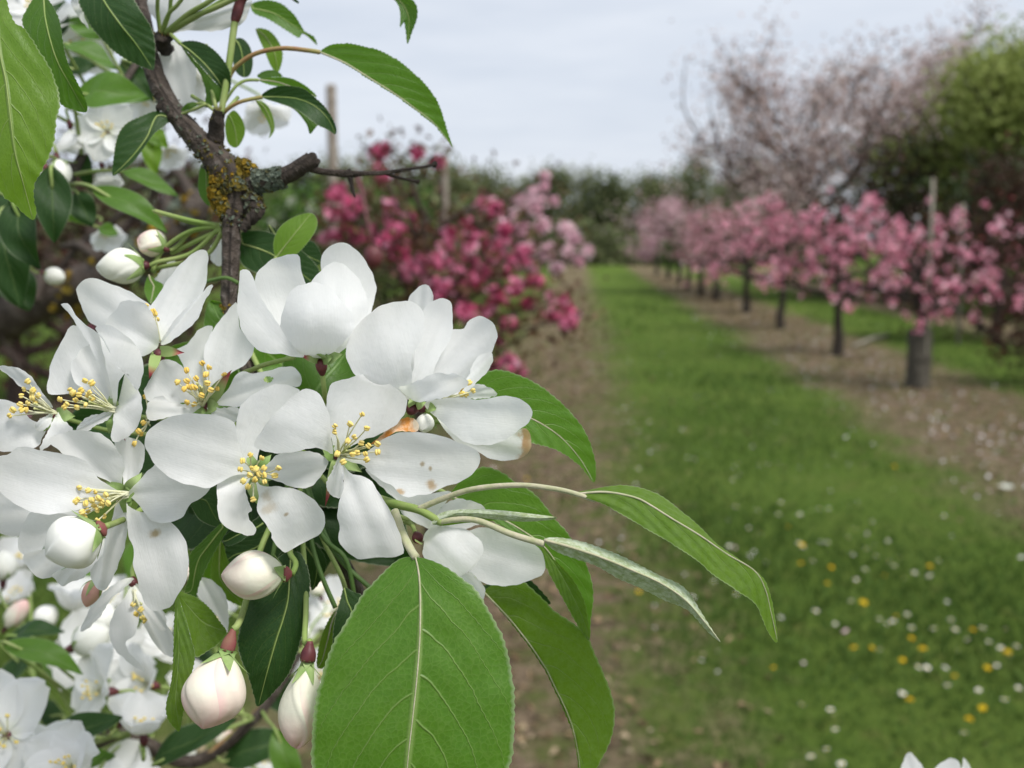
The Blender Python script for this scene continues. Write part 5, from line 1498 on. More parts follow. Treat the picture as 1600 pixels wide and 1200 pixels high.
leaf(B, S8, [(1455, 40), (1500, 45), (1528, 90), (1547, 150), (1550, 225), (1530, 350), (1500, 500), (1450, 640), (1380, 730), (1292, 812), (1270, 760), (1240, 660), (1205, 580), (1187, 500), (1198, 420), (1222, 330), (1265, 240), (1340, 140), (1400, 60)], 9,
     [(1455, 40), (1448, 160), (1440, 280), (1415, 380), (1385, 470), (1350, 590), (1320, 700), (1292, 812)], [206, 203, 201, 201, 203], -2, -2, 'leaf_dark', 36, 2.0, .7, label='dark glossy leaf hanging behind the pinkish bud', seed=8, stalk=[(1440, -60, 216), (1450, 0, 210)], sr=3.5)
fold = leaf(B, S8, [(884, 242), (905, 300), (930, 380), (955, 470), (975, 560), (955, 670), (925, 790), (900, 930), (872, 920), (838, 875), (830, 800), (850, 720), (864, 600), (868, 450), (874, 320)], 7, [(884, 242), (888, 380), (895, 520), (885, 680), (880, 800), (900, 930)],
            [196, 193, 192, 192, 193], 1.0, -1.0, 'leaf_under', 30, 2.0, .4, label='leaf folded along its midrib, left of the hanging buds', seed=9, midrib=False, stalk=[(835, -20, 196), (845, 80, 195), (862, 180, 195)], stalk_mat='stalk_pale', sr=4.2)
leaf(B, S8, [(886, 238), (940, 250), (990, 272), (1050, 322), (1105, 395), (1132, 440), (1095, 495), (1040, 535), (975, 565), (955, 470), (930, 380), (905, 300)], 5, [(886, 238), (950, 320), (1020, 390), (1132, 440)], [196, 197, 199, 199], -1, 1, 'leaf_under', 18, 1.6, .4, seed=10, midrib=False)
leaf(B, U3, [(355, 200), (280, 260), (180, 360), (100, 440), (80, 520), (80, 640), (50, 780), (130, 830), (170, 700), (230, 560), (300, 430), (380, 300), (420, 230)], 6, None, [216, 216, 217, 218], 0, 0, 'leaf_mid', 16, 1.5, .5, seed=11)
leaf(B, U3, [(340, 350), (290, 450), (265, 560), (270, 680), (330, 780), (420, 850), (540, 890), (520, 780), (420, 640), (400, 480), (370, 380)], 6, None, [228, 229, 230, 231], 0, 0, 'leaf_light', 16, 1.5, .5, seed=12)
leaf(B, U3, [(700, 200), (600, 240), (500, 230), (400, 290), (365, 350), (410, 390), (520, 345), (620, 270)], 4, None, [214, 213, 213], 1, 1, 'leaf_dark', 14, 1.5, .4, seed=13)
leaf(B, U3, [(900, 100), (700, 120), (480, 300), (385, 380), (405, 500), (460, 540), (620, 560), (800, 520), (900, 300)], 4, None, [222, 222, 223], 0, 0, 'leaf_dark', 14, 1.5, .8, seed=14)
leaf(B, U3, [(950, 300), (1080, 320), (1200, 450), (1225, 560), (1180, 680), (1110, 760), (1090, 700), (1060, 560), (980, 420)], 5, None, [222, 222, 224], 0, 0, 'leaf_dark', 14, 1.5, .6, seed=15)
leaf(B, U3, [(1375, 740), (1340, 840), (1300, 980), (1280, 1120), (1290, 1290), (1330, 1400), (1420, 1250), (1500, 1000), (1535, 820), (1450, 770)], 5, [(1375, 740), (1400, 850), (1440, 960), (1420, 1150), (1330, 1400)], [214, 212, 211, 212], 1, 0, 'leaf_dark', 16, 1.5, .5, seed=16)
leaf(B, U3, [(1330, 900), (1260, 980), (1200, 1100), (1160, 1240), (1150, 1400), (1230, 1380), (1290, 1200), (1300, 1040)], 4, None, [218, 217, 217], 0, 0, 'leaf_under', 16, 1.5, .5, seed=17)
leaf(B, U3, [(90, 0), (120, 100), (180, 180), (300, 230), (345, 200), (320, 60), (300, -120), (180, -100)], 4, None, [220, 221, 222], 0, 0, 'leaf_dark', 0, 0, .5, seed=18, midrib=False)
# dark leaves closing the gaps behind the flowers
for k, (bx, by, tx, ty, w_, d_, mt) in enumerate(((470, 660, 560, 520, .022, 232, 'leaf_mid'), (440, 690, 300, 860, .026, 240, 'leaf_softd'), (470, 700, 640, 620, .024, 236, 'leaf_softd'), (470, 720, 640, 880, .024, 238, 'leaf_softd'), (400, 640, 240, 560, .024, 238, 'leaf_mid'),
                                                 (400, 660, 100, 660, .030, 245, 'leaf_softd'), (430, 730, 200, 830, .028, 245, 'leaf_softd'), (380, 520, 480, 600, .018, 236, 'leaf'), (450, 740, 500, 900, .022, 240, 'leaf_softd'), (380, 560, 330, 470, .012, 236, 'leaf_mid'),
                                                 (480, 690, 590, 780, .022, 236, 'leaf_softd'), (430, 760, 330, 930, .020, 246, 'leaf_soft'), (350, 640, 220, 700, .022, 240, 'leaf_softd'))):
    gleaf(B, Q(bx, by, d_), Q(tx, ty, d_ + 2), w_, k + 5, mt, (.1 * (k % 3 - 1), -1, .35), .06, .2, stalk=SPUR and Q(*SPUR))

# ---- the young shoot at the right
sh = st([(560, 770, 214), (620, 788, 205), (655, 797, 201), (682, 812, 199), (690, 817, 198)], 7.2, 'stalk', B, 'shoot', 24, 5.6, 10)
st([(655, 795, 201), (690, 780, 199), (740, 764, 196), (810, 758, 193), (868, 764, 191), (905, 773, 190), (930, 782, 190)], 5.0, 'stalk_pale', sh, 'leaf_stalk', 40, 3.6)
st([(684, 815, 198.5), (740, 812, 197), (800, 835, 195), (850, 850, 193)], 4.6, 'stalk_pale', sh, 'leaf_stalk', 30, 5.4)
leaf(B, T2, [(725, 172), (780, 155), (870, 140), (960, 148), (1040, 180), (1120, 240), (1190, 300), (1250, 360), (1330, 415), (1410, 475), (1440, 520), (1460, 600), (1476, 728), (1440, 690), (1395, 590), (1330, 540), (1240, 480), (1170, 420), (1080, 360), (960, 290), (830, 215)], 12,
     [(725, 172), (830, 165), (940, 185), (1000, 215), (1080, 265), (1180, 325), (1290, 400), (1390, 460), (1430, 530), (1450, 610), (1476, 728)], [190, 189, 189, 190, 192, 194], -5.5, 2.0, 'leaf_under', 44, 1.6, .5, label='arching young leaf on a long downy stalk', seed=21, vein_r=2.0)
leaf(B, T2, [(600, 345), (640, 335), (720, 345), (800, 370), (880, 400), (960, 440), (1040, 480), (1110, 512), (1150, 550), (1180, 600), (1230, 680), (1262, 728), (1215, 690), (1140, 610), (1050, 570), (960, 525), (880, 490), (790, 440), (700, 410), (640, 385)], 11,
     [(600, 345), (700, 372), (820, 412), (940, 462), (1040, 508), (1130, 570), (1200, 650), (1262, 728)], [193, 191, 190, 190, 191, 193], -4, -4, 'leaf_wool', 30, 1.4, .5, label='youngest leaf, still rolled and woolly', seed=22, vein_r=2.5)
leaf(B, T2, [(180, 285), (195, 255), (240, 235), (330, 228), (440, 234), (540, 245), (640, 258), (636, 268), (540, 276), (450, 272), (360, 262), (280, 258), (220, 285)], 6, [(180, 285), (260, 247), (360, 245), (460, 252), (560, 262), (640, 262)], [198, 197, 196, 197, 198], -1.5, -1.5, 'leaf_wool', 0, 0, .2, name='stipule', seed=23, midrib=False)
leaf(B, T2, [(190, 270), (280, 262), (360, 262), (415, 268), (395, 274), (300, 282), (210, 292)], 3, None, [199, 198, 198], 0, 0, 'leaf_light', 0, 0, .2, name='stipule', seed=24, midrib=False)

# ---- leaves high on the same branch
leaf(B, S1, [(-10, -90), (-120, 60), (-200, 300), (-210, 560), (-120, 760), (-20, 870), (20, 925), (60, 952), (110, 1000), (155, 1032), (171, 1000), (165, 960), (158, 880), (190, 810), (232, 730), (256, 650), (266, 560), (282, 480), (266, 400), (230, 310), (180, 230), (120, 140), (60, 90)], 9,
     [(-10, -90), (0, 230), (28, 380), (50, 560), (72, 720), (115, 880), (155, 1032)], [206, 202, 200, 199, 200, 203], -2, -2, 'leaf_light', 40, 3.0, 1.0, label='large light green leaf cut by the left edge', seed=31, vein_r=1.8, stalk=[(60, -300, 230)], sr=4)
leaf(B, S1, [(205, -20), (160, -10), (110, 70), (105, 110), (125, 160), (180, 250), (235, 350), (280, 480), (345, 515), (402, 526), (408, 490), (380, 420), (330, 320), (300, 230), (285, 120), (255, 40)], 9, [(205, -20), (215, 100), (262, 270), (330, 400), (402, 526)], [214, 212, 212, 213], -1, 3, 'leaf_mid', 30, 1.6, .5,
     label='second leaf at the upper left, folded and dull', seed=32, vein_r=1.8, stalk=[(220, -160, 225)])
leaf(B, S1, [(440, -110), (400, -60), (368, 0), (390, 60), (430, 130), (490, 200), (560, 260), (640, 302), (700, 325), (722, 322), (728, 250), (722, 170), (700, 110), (660, 50), (620, -10), (550, -80)], 9, [(440, -110), (485, 0), (560, 110), (640, 210), (715, 322)], [238, 236, 236, 238, 240], -1, -1, 'leaf_dark', 30, 2.0, .8,
     label='dark leaf crossing the branch top', seed=33, vein_r=1.6, stalk=[(420, -200, 250)])
leaf(B, S1, [(845, 205), (900, 190), (970, 210), (1030, 260), (1075, 330), (1082, 400), (1062, 436), (1000, 375), (940, 310), (890, 255)], 6, [(845, 205), (900, 245), (960, 300), (1010, 360), (1062, 436)], [245, 243, 242, 244], 1.5, 0, 'leaf_dark', 24, 1.5, .5, seed=34, stalk=[(800, 160, 249)], sr=3)
leaf(B, S1, [(845, 208), (890, 258), (940, 312), (1000, 378), (1060, 438), (1040, 468), (1000, 495), (958, 500), (965, 440), (940, 350), (890, 280)], 7, None, [245, 245, 246], 0, 0, 'leaf_mid', 10, 1.2, .4, seed=35, midrib=False)
leaf(B, S1, [(800, 555), (740, 520), (660, 545), (590, 580), (550, 640), (532, 740), (528, 822), (570, 800), (622, 762), (670, 700), (720, 630), (770, 590)], 6, [(800, 555), (735, 545), (690, 640), (640, 710), (590, 765), (528, 822)], [249, 245, 243, 242], 2.5, 0, 'leaf_dark', 24, 1.3, .5, label='dark leaf hanging left of the branch', seed=36, vein_r=1.6, stalk=[(880, 490, 248), (960, 490, 245)], sr=2.5)
leaf(B, S1, [(850, 520), (870, 490), (905, 478), (925, 492), (890, 512)], 2, None, [247, 246, 246], 0, 0, 'leaf_mid', 0, 0, .2, seed=37, midrib=False)
leaf(B, S2, [(900, 245), (950, 210), (1020, 203), (1100, 215), (1200, 245), (1290, 300), (1370, 370), (1430, 440), (1470, 520), (1490, 590), (1510, 650), (1523, 692), (1490, 652), (1440, 592), (1350, 520), (1250, 447), (1130, 372), (1020, 302), (950, 265)], 11,
     [(900, 245), (1020, 297), (1130, 365), (1250, 440), (1350, 512), (1440, 584), (1523, 692)], [240, 238, 238, 240, 243], 2.5, 1, 'leaf', 44, 2.2, .5, label='long arching leaf against the sky', seed=38, vein_r=1.8, stalk=[(425, 555, 245), (460, 430, 244), (480, 350, 244), (520, 300, 243), (600, 250, 242), (720, 226, 241), (840, 236, 240)], stalk_mat='stalk_red', sr=3.6)
leaf(B, S2, [(630, 455), (650, 425), (700, 405), (760, 402), (820, 415), (870, 450), (930, 510), (975, 590), (972, 630), (935, 606), (890, 588), (860, 565), (800, 520), (720, 485)], 8, [(630, 455), (710, 455), (800, 465), (880, 500), (940, 560), (972, 630)], [243, 241, 240, 242], 1.0, 2.0, 'leaf_dark', 30, 1.5, .5, label='dark drooping leaf beside the tall post', seed=39, vein_r=1.4, stalk=[(430, 550, 245), (470, 510, 244), (520, 480, 243), (580, 464, 243)], stalk_mat='stalk_red', sr=3.0)
leaf(B, S2, [(640, 462), (720, 470), (820, 505), (900, 540), (972, 625), (940, 612), (895, 588), (875, 605), (852, 628), (835, 580), (780, 515), (710, 485)], 4, None, [244, 243, 244], 0, 0, 'leaf_mid', 0, 0, .5, seed=40, midrib=False)
leaf(B, S2, [(612, 375), (680, 362), (760, 366), (830, 400), (885, 452), (830, 445), (740, 410), (670, 400)], 4, [(612, 375), (700, 385), (800, 420), (885, 452)], [250, 249, 250], 1, 1, 'leaf', 20, 1.2, .5, seed=41, stalk=[(440, 500, 247), (500, 410, 248), (550, 378, 249)], sr=2.5)
leaf(B, S2, [(605, 355), (640, 332), (690, 330), (725, 358), (680, 362), (630, 370)], 3, None, [256, 256, 257], 0, 0, 'leaf_mid', 10, 1., .3, seed=42, midrib=False)
leaf(B, S2, [(580, 18), (650, 0), (720, 18), (780, 70), (812, 120), (830, 148), (872, 172), (886, 212), (850, 178), (815, 158), (800, 178), (740, 142), (660, 92), (590, 62)], 7, [(580, 40), (680, 62), (760, 110), (820, 150), (886, 212)], [268, 266, 267, 270], 1, 1, 'leaf_soft', 20, 1.5, .5, seed=43)
leaf(B, S2, [(600, 140), (650, 138), (690, 170), (722, 230), (722, 290), (700, 342), (670, 310), (640, 240)], 5, None, [270, 268, 269], 0, 0, 'leaf_light', 16, 1.2, .4, seed=44)
leaf(B, S2, [(500, 190), (535, 180), (572, 220), (586, 290), (572, 350), (540, 362), (505, 335), (490, 270)], 5, None, [262, 262, 262], 0, 0, 'leaf_softd', 0, 0, .5, seed=45)
leaf(B, S2, [(465, 545), (500, 518), (540, 570), (547, 630), (512, 690), (470, 672), (455, 600)], 4, None, [256, 256, 256], 0, 0, 'leaf_light', 0, 0, .4, seed=46)
leaf(B, S2, [(600, 470), (650, 490), (680, 550), (686, 610), (660, 648), (668, 610), (650, 560), (620, 510)], 4, None, [262, 262, 262], 0, 0, 'leaf_light', 0, 0, .4, seed=47)
leaf(B, S2, [(1180, -60), (1255, 8), (1275, 60), (1275, 130), (1290, 90), (1302, 150), (1310, 206), (1332, 150), (1356, 80), (1350, 20), (1300, -30), (1240, -80)], 6, [(1180, -60), (1270, 0), (1315, 80), (1310, 206)], [246, 246, 247], 1, 2, 'leaf_mid', 16, 1.2, .5, label='leaf tip hanging down from the top edge', seed=48, stalk=[(900, -160, 250)])
leaf(B, S2, [(740, -40), (770, -20), (800, 8), (795, 16), (760, -8)], 2, None, [255, 255, 255], 0, 0, 'leaf_softd', 0, 0, .2, seed=49, midrib=False)
leaf(B, PX, [(432, 402), (427, 385), (430, 368), (441, 351), (462, 338), (486, 333), (496, 346), (490, 366), (471, 390), (452, 404)], 5, [(432, 402), (455, 372), (486, 333)], [236, 235, 236], 0, 0, 'leaf_light', 20, .8, .5, label='small rounded yellow green leaf above the top flower', seed=50, stalk=[(405, 440, 234)])
leaf(B, PX, [(376, 366), (400, 360), (430, 366), (470, 390), (498, 420), (500, 450), (460, 440), (410, 430), (376, 410)], 5, [(376, 380), (420, 395), (460, 420), (500, 450)], [246, 246, 247], 0, 0, 'leaf_softd', 0, 0, .6, seed=51)
leaf(B, PX, [(420, 352), (450, 372), (490, 378), (502, 410), (470, 420), (440, 400)], 3, None, [252, 252, 252], 0, 0, 'leaf_softd', 0, 0, .6, seed=52)
leaf(B, PX, [(316, 256), (310, 280), (312, 305), (328, 322), (335, 300), (334, 265)], 3, None, [250, 250, 250], 0, 0, 'leaf_mid', 0, 0, .3, seed=53)
# stalks of the top spur, with their white flower
for k, (a, b_) in enumerate((((252, 52, 250), (283, 0, 244)), ((250, 50, 250), (246, -10, 244)), ((258, 52, 250), (330, 0, 242)), ((262, 50, 250), (345, 8, 241)), ((255, 48, 250), (268, -6, 246)), ((262, 52, 251), (420, -40, 240)))):
    mid_ = ((a[0] + b_[0]) / 2 + (k - 2) * 2, (a[1] + b_[1]) / 2 - 4, (a[2] + b_[2]) / 2)
    e = (b_[0] + (b_[0] - a[0]) * 1.2, b_[1] + (b_[1] - a[1]) * 1.2, b_[2] - 5)
    st([a, mid_, b_, e], 4.2 if k in (2, 3, 5) else 3.2, 'stalk', B, 'flower_stalk')
st([(345, 178, 243), (355, 120, 243), (366, 40, 243), (370, 18, 243), (378, -30, 243)], 5.0, 'stalk', B, 'flower_stalk', 24, 6)
m = MB(); a = spline(np.array([(366, 36, 243), (370, 22, 243), (374, 8, 243), (378, -8, 243)]), 8); m.tube(P(a[:, 0], a[:, 1], a[:, 2] * MM), np.array((5, 7, 8, 8.5, 8.5, 8, 9, 14)) * 243 * MM / FPX, 12)
m.build('calyx_cup', M['hyp'], B)
for k, pts in enumerate(([(340, 178, 244), (330, 140, 246), (318, 125, 247)], [(342, 176, 244), (332, 150, 246), (322, 70, 250)], [(340, 176, 244), (325, 165, 246), (300, 150, 250)], [(345, 180, 244), (360, 165, 246), (372, 152, 248)])):
    st(pts, 3.0, 'stalk', B, 'flower_stalk')
for k, (C_, pts, tp, d_) in enumerate(((U4, [(700, 255), (640, 300), (612, 350), (650, 420), (700, 540), (750, 640), (810, 640), (850, 600), (868, 470), (850, 400), (790, 290)], 6, 258), (U4, [(720, 190), (640, 160), (560, 20), (640, -80), (800, -60), (900, -10), (860, 120)], 4, 257),
                                       (U4, [(700, 210), (800, 190), (900, 195), (1020, 190), (1080, 170), (1150, 150), (1200, 60), (1210, -20), (1090, 10), (960, 40), (860, 100)], 6, 252), (U4, [(100, 60), (82, 0), (90, -60), (140, -40), (150, 60), (200, 180), (150, 130)], 2, 244))):
    petal(B, C_, pts, tp, d_, d_ - 3, 1, 2, 'petal_back', name='petal')

# buds on the stalk bundle left of the wood
kb = (346, 352, 243)
for k, (b_, t_, r_, mid_, mt, lab) in enumerate((((226, 415, 246), (151, 418, 244), 28, (300, 395, 246), 'budw', 'white bud lying sideways at the left of the wood'), ((258, 388, 248), (216, 372, 248), 22, (300, 362, 247), 'bud', 'white bud with pink tinge above the sideways one'),)):
    bud(B, b_, t_, r_, mt, 41 + k, lab, [(b_[0] + 22, b_[1] - 6, b_[2]), mid_, kb], hyp='hyp', hyp_len=9, stalk_r=3.4, hyp_r=.24, sep_len=.35)
for pts in ([(346, 352, 243), (300, 345, 244), (242, 330, 246)], [(347, 354, 243), (300, 360, 245), (255, 390, 248), (238, 425, 248)], [(347, 358, 243), (310, 375, 246), (268, 396, 250)], [(347, 362, 243), (320, 400, 246), (250, 418, 250), (240, 424, 252)]):
    st(pts, 3.6, 'stalk', B, 'flower_stalk')
st([(238, 329, 246), (262, 336, 246), (300, 348, 245), (340, 352, 243)], 1.5, 'stalk', B, 'stipule', 20, 4)
leaf(B, S3, [(930, 320), (905, 380), (905, 430), (940, 498), (980, 460), (1022, 385), (970, 350)], 3, None, [245, 245, 244], 0, 0, 'leaf', 14, 1., .4, seed=55)
st([(372, 442, 234), (352, 434, 236), (322, 440, 238)], 3.0, 'stalk_dark', B, 'flower_stalk')
for k, (pts, tp) in enumerate((([(1360, 500), (1300, 560), (1280, 640), (1310, 720), (1370, 730), (1400, 600)], 3), ([(1380, 90), (1330, 120), (1310, 180), (1330, 240), (1385, 260), (1395, 170)], 3), ([(1050, 240), (980, 330), (930, 420), (990, 470), (1080, 330), (1130, 250)], 3))):
    petal(B, S3, pts, tp, 256, 256, 0, 2, 'petal_back')

# ================================================================= BRANCHES OUT OF FOCUS
def spread(root, items, stem_pts, seed, fsize=.019):
    """items: ('f', px, py, mm, (facing), size px, openness) / ('b', base px,py, tip px,py, mm, r px, material) / ('l', base, tip, width px, mm, material, face)"""
    sp = spline(np.asarray(stem_pts, float)[:, :3], 40); sv = P(sp[:, 0], sp[:, 1], sp[:, 2] * MM)
    for k, it in enumerate(items):
        u = None
        if it[0] == 'f':
            _, x, y, d, fc, sz, op = it; c = Q(x, y, d); fc = norm(np.array(fc, float))
            q = sv[np.argmin(np.linalg.norm(sv - (c - fc * .02), axis=1))]
            gflower(root, c, fc, sz * d * MM / FPX, seed + k, openness=op, stalk=q)
        elif it[0] == 'b':
            _, bx, by, tx, ty, d, r_, mt = it; b_ = Q(bx, by, d); t_ = Q(tx, ty, d - 2)
            q = sv[np.argmin(np.linalg.norm(sv - b_, axis=1))]
            gbud(root, b_, t_ - b_, np.linalg.norm(t_ - b_), r_ * d * MM / FPX, seed + k, mt, stalk=q)
        else:
            _, bx, by, tx, ty, w_, d, mt, fc = it; b_ = Q(bx, by, d)
            q = sv[np.argmin(np.linalg.norm(sv - b_, axis=1))]
            gleaf(root, b_, Q(tx, ty, d), w_ * d * MM / FPX, seed + k, mt, fc, .08, .25, stalk=q)
    m = bark_tube(stem_pts, 14, 20, .08); m.build('limb', M['bark'], root)


# lower left, below the sharp cluster
LB = thing('apple_branch', Q(120, 1150, 400), 'blurred lower left branch crowded with white blossoms and buds', 'apple branch', 'white blossoming apple branches')
low = [('f', 12, 1150, 300, (-.1, -.8, .55), 100, .85), ('f', 60, 1195, 310, (.5, -.6, .3), 85, .7), ('f', 115, 1200, 290, (-.2, -.5, .7), 78, .5),
       ('f', 165, 1080, 350, (-.6, -.5, .3), 80, .75), ('f', 235, 1070, 380, (-.5, -.6, .45), 72, .45), ('f', 150, 1030, 400, (.1, -.5, .8), 80, .8), ('f', 225, 1150, 330, (.1, -.1, .9), 72, .30),
       ('f', 115, 960, 420, (.1, .1, .95), 66, .30), ('f', 25, 940, 460, (0, -.4, .8), 55, .35), ('f', 190, 1230, 380, (.2, -.5, .6), 70, .7), ('f', 300, 1090, 430, (.2, -.3, .8), 56, .5), ('f', 330, 980, 450, (0, -.3, .9), 60, .5), ('f', 40, 890, 480, (0, -.2, .9), 60, .35),
       ('f', 520, 960, 480, (.2, -.6, .6), 60, .6), ('f', 500, 1060, 520, (.2, -.6, .6), 60, .6), ('f', 420, 1190, 480, (0, -.4, .7), 50, .6), ('f', 170, 940, 440, (.1, -.3, .8), 50, .6), ('f', 265, 1010, 440, (0, -.4, .7), 60, .6),
       ('b', 10, 980, 42, 938, 420, 15, 'bud'), ('b', 118, 1010, 170, 985, 360, 26, 'budw'), ('b', 195, 1125, 226, 1092, 350, 22, 'budw'), ('b', 60, 975, 85, 950, 420, 18, 'budw'), ('b', 150, 975, 175, 950, 400, 22, 'budw'), ('b', 5, 905, 6, 860, 430, 20, 'budw'), ('b', 340, 1165, 365, 1145, 450, 14, 'bud'),
       ('b', 375, 1180, 395, 1165, 450, 12, 'budr'), ('b', 290, 905, 300, 880, 420, 13, 'bud'), ('b', 285, 1190, 300, 1165, 450, 14, 'budw'), ('b', 475, 1000, 490, 975, 470, 16, 'budw'), ('b', 500, 930, 490, 905, 470, 14, 'bud'),
       ('l', 5, 1005, 130, 1052, 46, 340, 'leaf_soft', (.25, -.5, .9)), ('l', 10, 1000, 100, 985, 44, 380, 'leaf_softd', (0, -.4, 1)), ('l', 80, 1160, 192, 1120, 50, 320, 'leaf_softd', (.1, -.7, .7)), ('l', 240, 1195, 372, 1125, 54, 330, 'leaf_softd', (-.2, -.6, .8)),
       ('l', 0, 1080, 60, 1020, 50, 420, 'leaf_softd', (0, -.5, 1)), ('l', 20, 1170, -40, 1060, 60, 380, 'leaf_softd', (.3, -.6, .7)), ('l', 140, 1080, 60, 1020, 50, 430, 'leaf_soft', (0, -.6, .8)), ('l', 430, 1140, 470, 1240, 46, 400, 'leaf_soft', (0, -.8, .5)), ('l', 350, 1190, 470, 1150, 60, 430, 'leaf_softd', (0, -.7, .7)),
       ('l', 260, 1100, 180, 1190, 50, 430, 'leaf_soft', (0, -.7, .6)), ('l', 160, 900, 60, 860, 60, 480, 'leaf_soft', (0, -.5, .8)), ('l', 250, 1000, 340, 1050, 60, 470, 'leaf_softd', (0, -.5, .8)), ('l', 100, 1120, 20, 1120, 50, 450, 'leaf_softd', (0, -.5, .8)),
       ('l', 400, 1040, 470, 1120, 60, 470, 'leaf_softd', (0, -.7, .6)), ('l', 110, 1200, 180, 1180, 40, 340, 'leaf_soft', (0, -.6, .8)), ('l', 520, 1000, 560, 1100, 60, 480, 'leaf_softd', (0, -.7, .6)), ('l', 350, 930, 270, 1000, 60, 440, 'leaf_softd', (0, -.7, .6)), ('l', 200, 900, 260, 830, 60, 440, 'leaf_soft', (0, -.7, .6))]
spread(LB, low, [(-60, 1330, 470, 20), (60, 1230, 440, 16), (180, 1150, 420, 13), (300, 1190, 430, 10), (400, 1120, 430, 8), (470, 1020, 440, 5)], 200)
st([(300, 1200, 430), (370, 1140, 430), (420, 1090, 440), (450, 1020, 450)], 4, 'stalk_red', LB, 'flower_stalk')

# upper left, behind the light leaf
UB = thing('apple_branch', Q(60, 300, 330), 'blurred upper left branch with white buds hanging behind the light leaf', 'apple branch', 'white blossoming apple branches')
upl = [('f', 168, 207, 340, (.1, -.95, .2), 52, .85), ('f', 110, 200, 340, (.1, .0, -.9), 50, .25), ('f', 160, 262, 345, (.3, -.2, -.8), 42, .2), ('f', 70, 265, 320, (0, -.3, -.8), 40, .25), ('f', 130, 50, 370, (.2, -.5, -.5), 70, .6), ('f', 230, 140, 400, (.3, -.4, -.6), 56, .6), ('f', 60, 20, 380, (0, -.6, .3), 60, .7),
       ('f', 285, 120, 420, (0, -.6, -.4), 60, .6), ('f', 410, 170, 420, (.3, -.4, -.7), 50, .6), ('f', 160, 355, 420, (.4, -.3, -.5), 40, .4), ('f', 262, 230, 430, (.2, -.3, -.4), 36, .5),
       ('b', 90, 250, 100, 290, 330, 16, 'budw'), ('b', 72, 428, 100, 436, 400, 14, 'budw'), ('b', 300, 90, 330, 130, 420, 18, 'budw'),
       ('l', 145, 293, 262, 362, 46, 310, 'leaf_soft', (.25, -.75, .6)), ('l', 118, 150, 232, 152, 70, 320, 'leaf_soft', (0, -.9, .5)), ('l', 100, 70, 182, 108, 46, 330, 'leaf_soft', (.2, -.6, .8)), ('l', 192, 268, 278, 308, 34, 330, 'leaf_soft', (.2, -.7, .7)), ('l', 102, 110, 150, 105, 40, 340, 'leaf_softd', (0, -.8, .5)),
       ('l', 80, 260, 85, 380, 60, 300, 'leaf_softd', (.4, -.9, .2)), ('l', 20, 310, 60, 420, 70, 310, 'leaf_softd', (-.2, -.9, .2)), ('l', 0, 330, 30, 480, 80, 330, 'leaf_softd', (.2, -.9, .3)), ('l', 20, 420, 45, 486, 60, 350, 'leaf_softd', (.2, -.9, .3)), ('l', 120, 300, 145, 355, 44, 330, 'leaf_softd', (0, -.9, .4)), ('l', 110, 305, 130, 350, 50, 350, 'leaf_soft', (0, -.9, .3)),
       ('l', 235, 210, 245, 275, 34, 360, 'leaf_light', (0, -.9, .3)), ('l', 230, 200, 262, 232, 30, 360, 'leaf_light', (0, -.9, .5)), ('l', 130, 235, 142, 300, 26, 350, 'leaf_softd', (0, -.9, .3)), ('l', 85, 60, 100, 0, 50, 360, 'leaf_softd', (0, -.9, .3)), ('l', 160, 60, 110, 20, 60, 360, 'leaf_soft', (0, -.7, .6)), ('l', 155, 355, 185, 368, 24, 400, 'leaf_soft', (0, -.8, .5)),
       ('l', -30, 120, 20, 260, 80, 340, 'leaf_softd', (.2, -.9, .2)), ('l', 190, 95, 240, 160, 40, 380, 'leaf_softd', (.2, -.8, .4)), ('l', 10, 360, -10, 470, 80, 370, 'leaf_softd', (.2, -.9, .3)), ('l', 0, 300, 70, 340, 60, 340, 'leaf_softd', (0, -.9, .4))]
spread(UB, upl, [(-80, 330, 380, 16), (20, 315, 360, 12), (90, 305, 345, 9), (130, 240, 350, 7), (180, 150, 365, 6), (240, 60, 390, 5)], 260)

# the bit of blossom rising into the frame at the lower right
RB = thing('apple_branch', Q(1470, 1290, 300), 'tip of a white blossoming branch poking up at the lower right edge', 'apple branch', 'white blossoming apple branches')
rf_ = flower(RB, (1470, 1290, 300), (0, 1), 20, 9, (1490, 1420, 310), None, [], stalk_r=5)
petal(rf_, PX, [(1462, 1290), (1428, 1255), (1408, 1210), (1416, 1180), (1424, 1176), (1434, 1188), (1446, 1205), (1460, 1245)], 4, 300, 300, 2, 1, 'petal_back')
petal(rf_, PX, [(1470, 1290), (1450, 1240), (1458, 1205), (1480, 1186), (1496, 1188), (1502, 1205), (1496, 1250)], 4, 297, 294, 2, 1, 'petal_back')
petal(rf_, PX, [(1476, 1290), (1494, 1240), (1503, 1195), (1506, 1184), (1516, 1200), (1512, 1240)], 3, 301, 303, 2, 1, 'petal_back')
petal(rf_, PX, [(1474, 1292), (1520, 1262), (1552, 1240), (1560, 1262), (1520, 1290)], 3, 299, 298, 2, 1, 'petal_back')
petal(rf_, PX, [(1466, 1292), (1420, 1280), (1384, 1262), (1390, 1246), (1430, 1262)], 3, 298, 296, 2, 1, 'petal_back')
bark_tube([(1490, 1420, 310, 12), (1560, 1600, 330, 14), (1640, 1900, 360, 16)], 12, 12).build('limb', M['bark'], RB)
gleaf(RB, Q(1500, 1400, 310), Q(1590, 1300, 312), .02, 3, 'leaf', (0, -.6, .8))

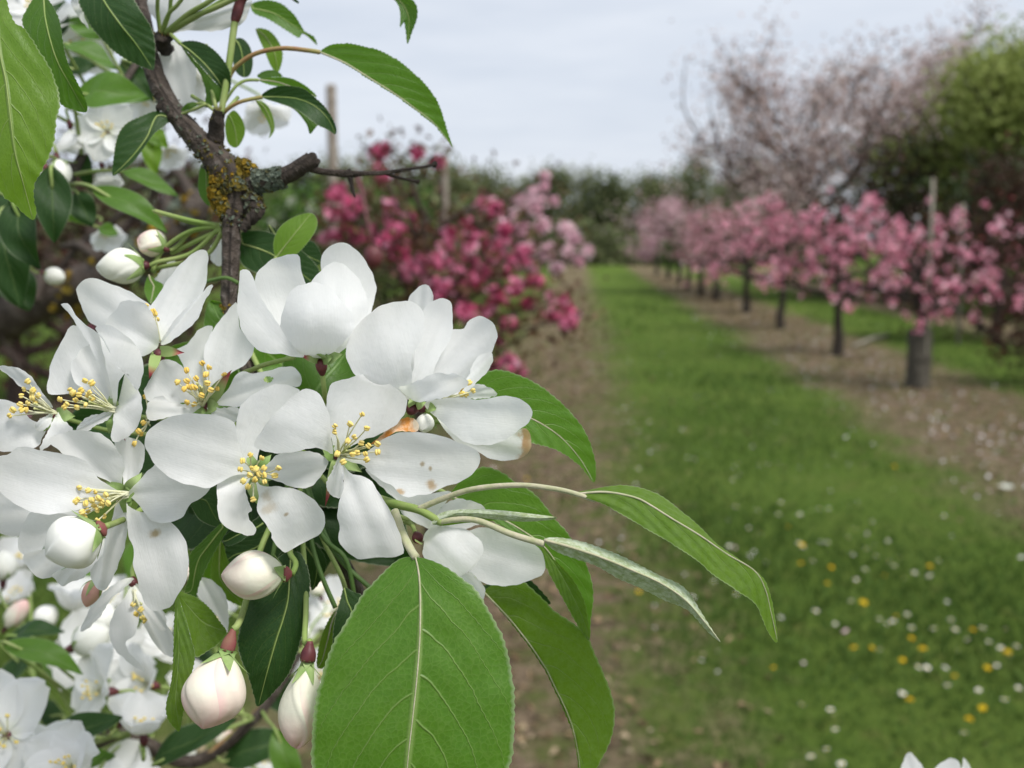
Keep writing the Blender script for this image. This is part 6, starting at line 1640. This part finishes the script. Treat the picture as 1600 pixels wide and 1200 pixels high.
# thick limb of the apple tree behind, with lichen, and the withered apple in the pink tree
AL = thing('apple_limb', Q(200, 420, 1000), 'thick brown lichened limb blurred behind the left buds', 'tree limb')
m = bark_tube([(322, 300, 1010, 10), (312, 315, 1000, 18), (296, 335, 1000, 25), (250, 380, 1000, 27), (170, 430, 1020, 29), (60, 470, 1050, 34), (-120, 560, 1100, 55), (-300, 760, 1200, 70)], 18, 16)
m.build('limb', M['bark'], AL)
lichen([(312, 315, 1000, 17), (270, 362, 1000, 25), (180, 424, 1015, 28), (90, 462, 1040, 32)], 90, 6, .85, 31, AL, .4)
lichen([(296, 335, 1000, 24), (200, 412, 1010, 28)], 90, 7, .15, 33, AL, .3)
r = random.Random(9)
for k in range(9):
    x0 = r.uniform(30, 330); y0 = np.interp(x0, (60, 360), (470, 270))
    bark_tube([(x0, y0, 1010, 9), (x0 + r.uniform(-40, 40), y0 - r.uniform(10, 60), 1020, 6), (x0 + r.uniform(-90, 90), y0 + r.uniform(-60, 90), 1040, 3), (x0 + r.uniform(-120, 140), y0 + r.uniform(-70, 140), 1050, 1.5)], 8, 10).build('twig', M['bark'], AL)
wa = MB(); c = Q(583, 402, 900); u = 900 * MM / FPX
wa.ball(c, 15 * u, (.1, 0, 1), 1.25, 0, 12, 16)
wa.tube([c + (0, 0, 17 * u), Q(578, 360, 905), Q(570, 330, 910), Q(566, 300, 915), Q(555, 268, 930)], np.array((2.5, 2.5, 3, 3.5, 4)) * u, 6)
tag(wa.build('withered_apple', M['hyp'], None), 'dark withered little apple hanging on a thin twig above the blossoms', 'apple')

# white blossom lying on the soil at the right
fb = thing('fallen_flower', G(1573, 764, .02), 'white fallen blossom lying on the soil at the right edge', 'flower')
o_ = G(1573, 764, .02)
for q in range(5):
    a = q * 1.2566 + .3; d_ = np.array((math.cos(a), math.sin(a), .35)); s_ = np.array((-math.sin(a), math.cos(a), 0))
    t = np.linspace(0, 1, 8); k = np.linspace(-1, 1, 5); w_ = .016 * np.sin(np.pi * t ** .7) ** .7 + .002
    v = o_ + d_ * (t * .042)[:, None, None] + s_ * (w_[:, None] * k)[..., None] + np.array((0, 0, 1)) * (k ** 2 * .010)[None, :, None]
    mm = MB(); mm.grid(v); mm.build('petal', M['petal_back'], fb)
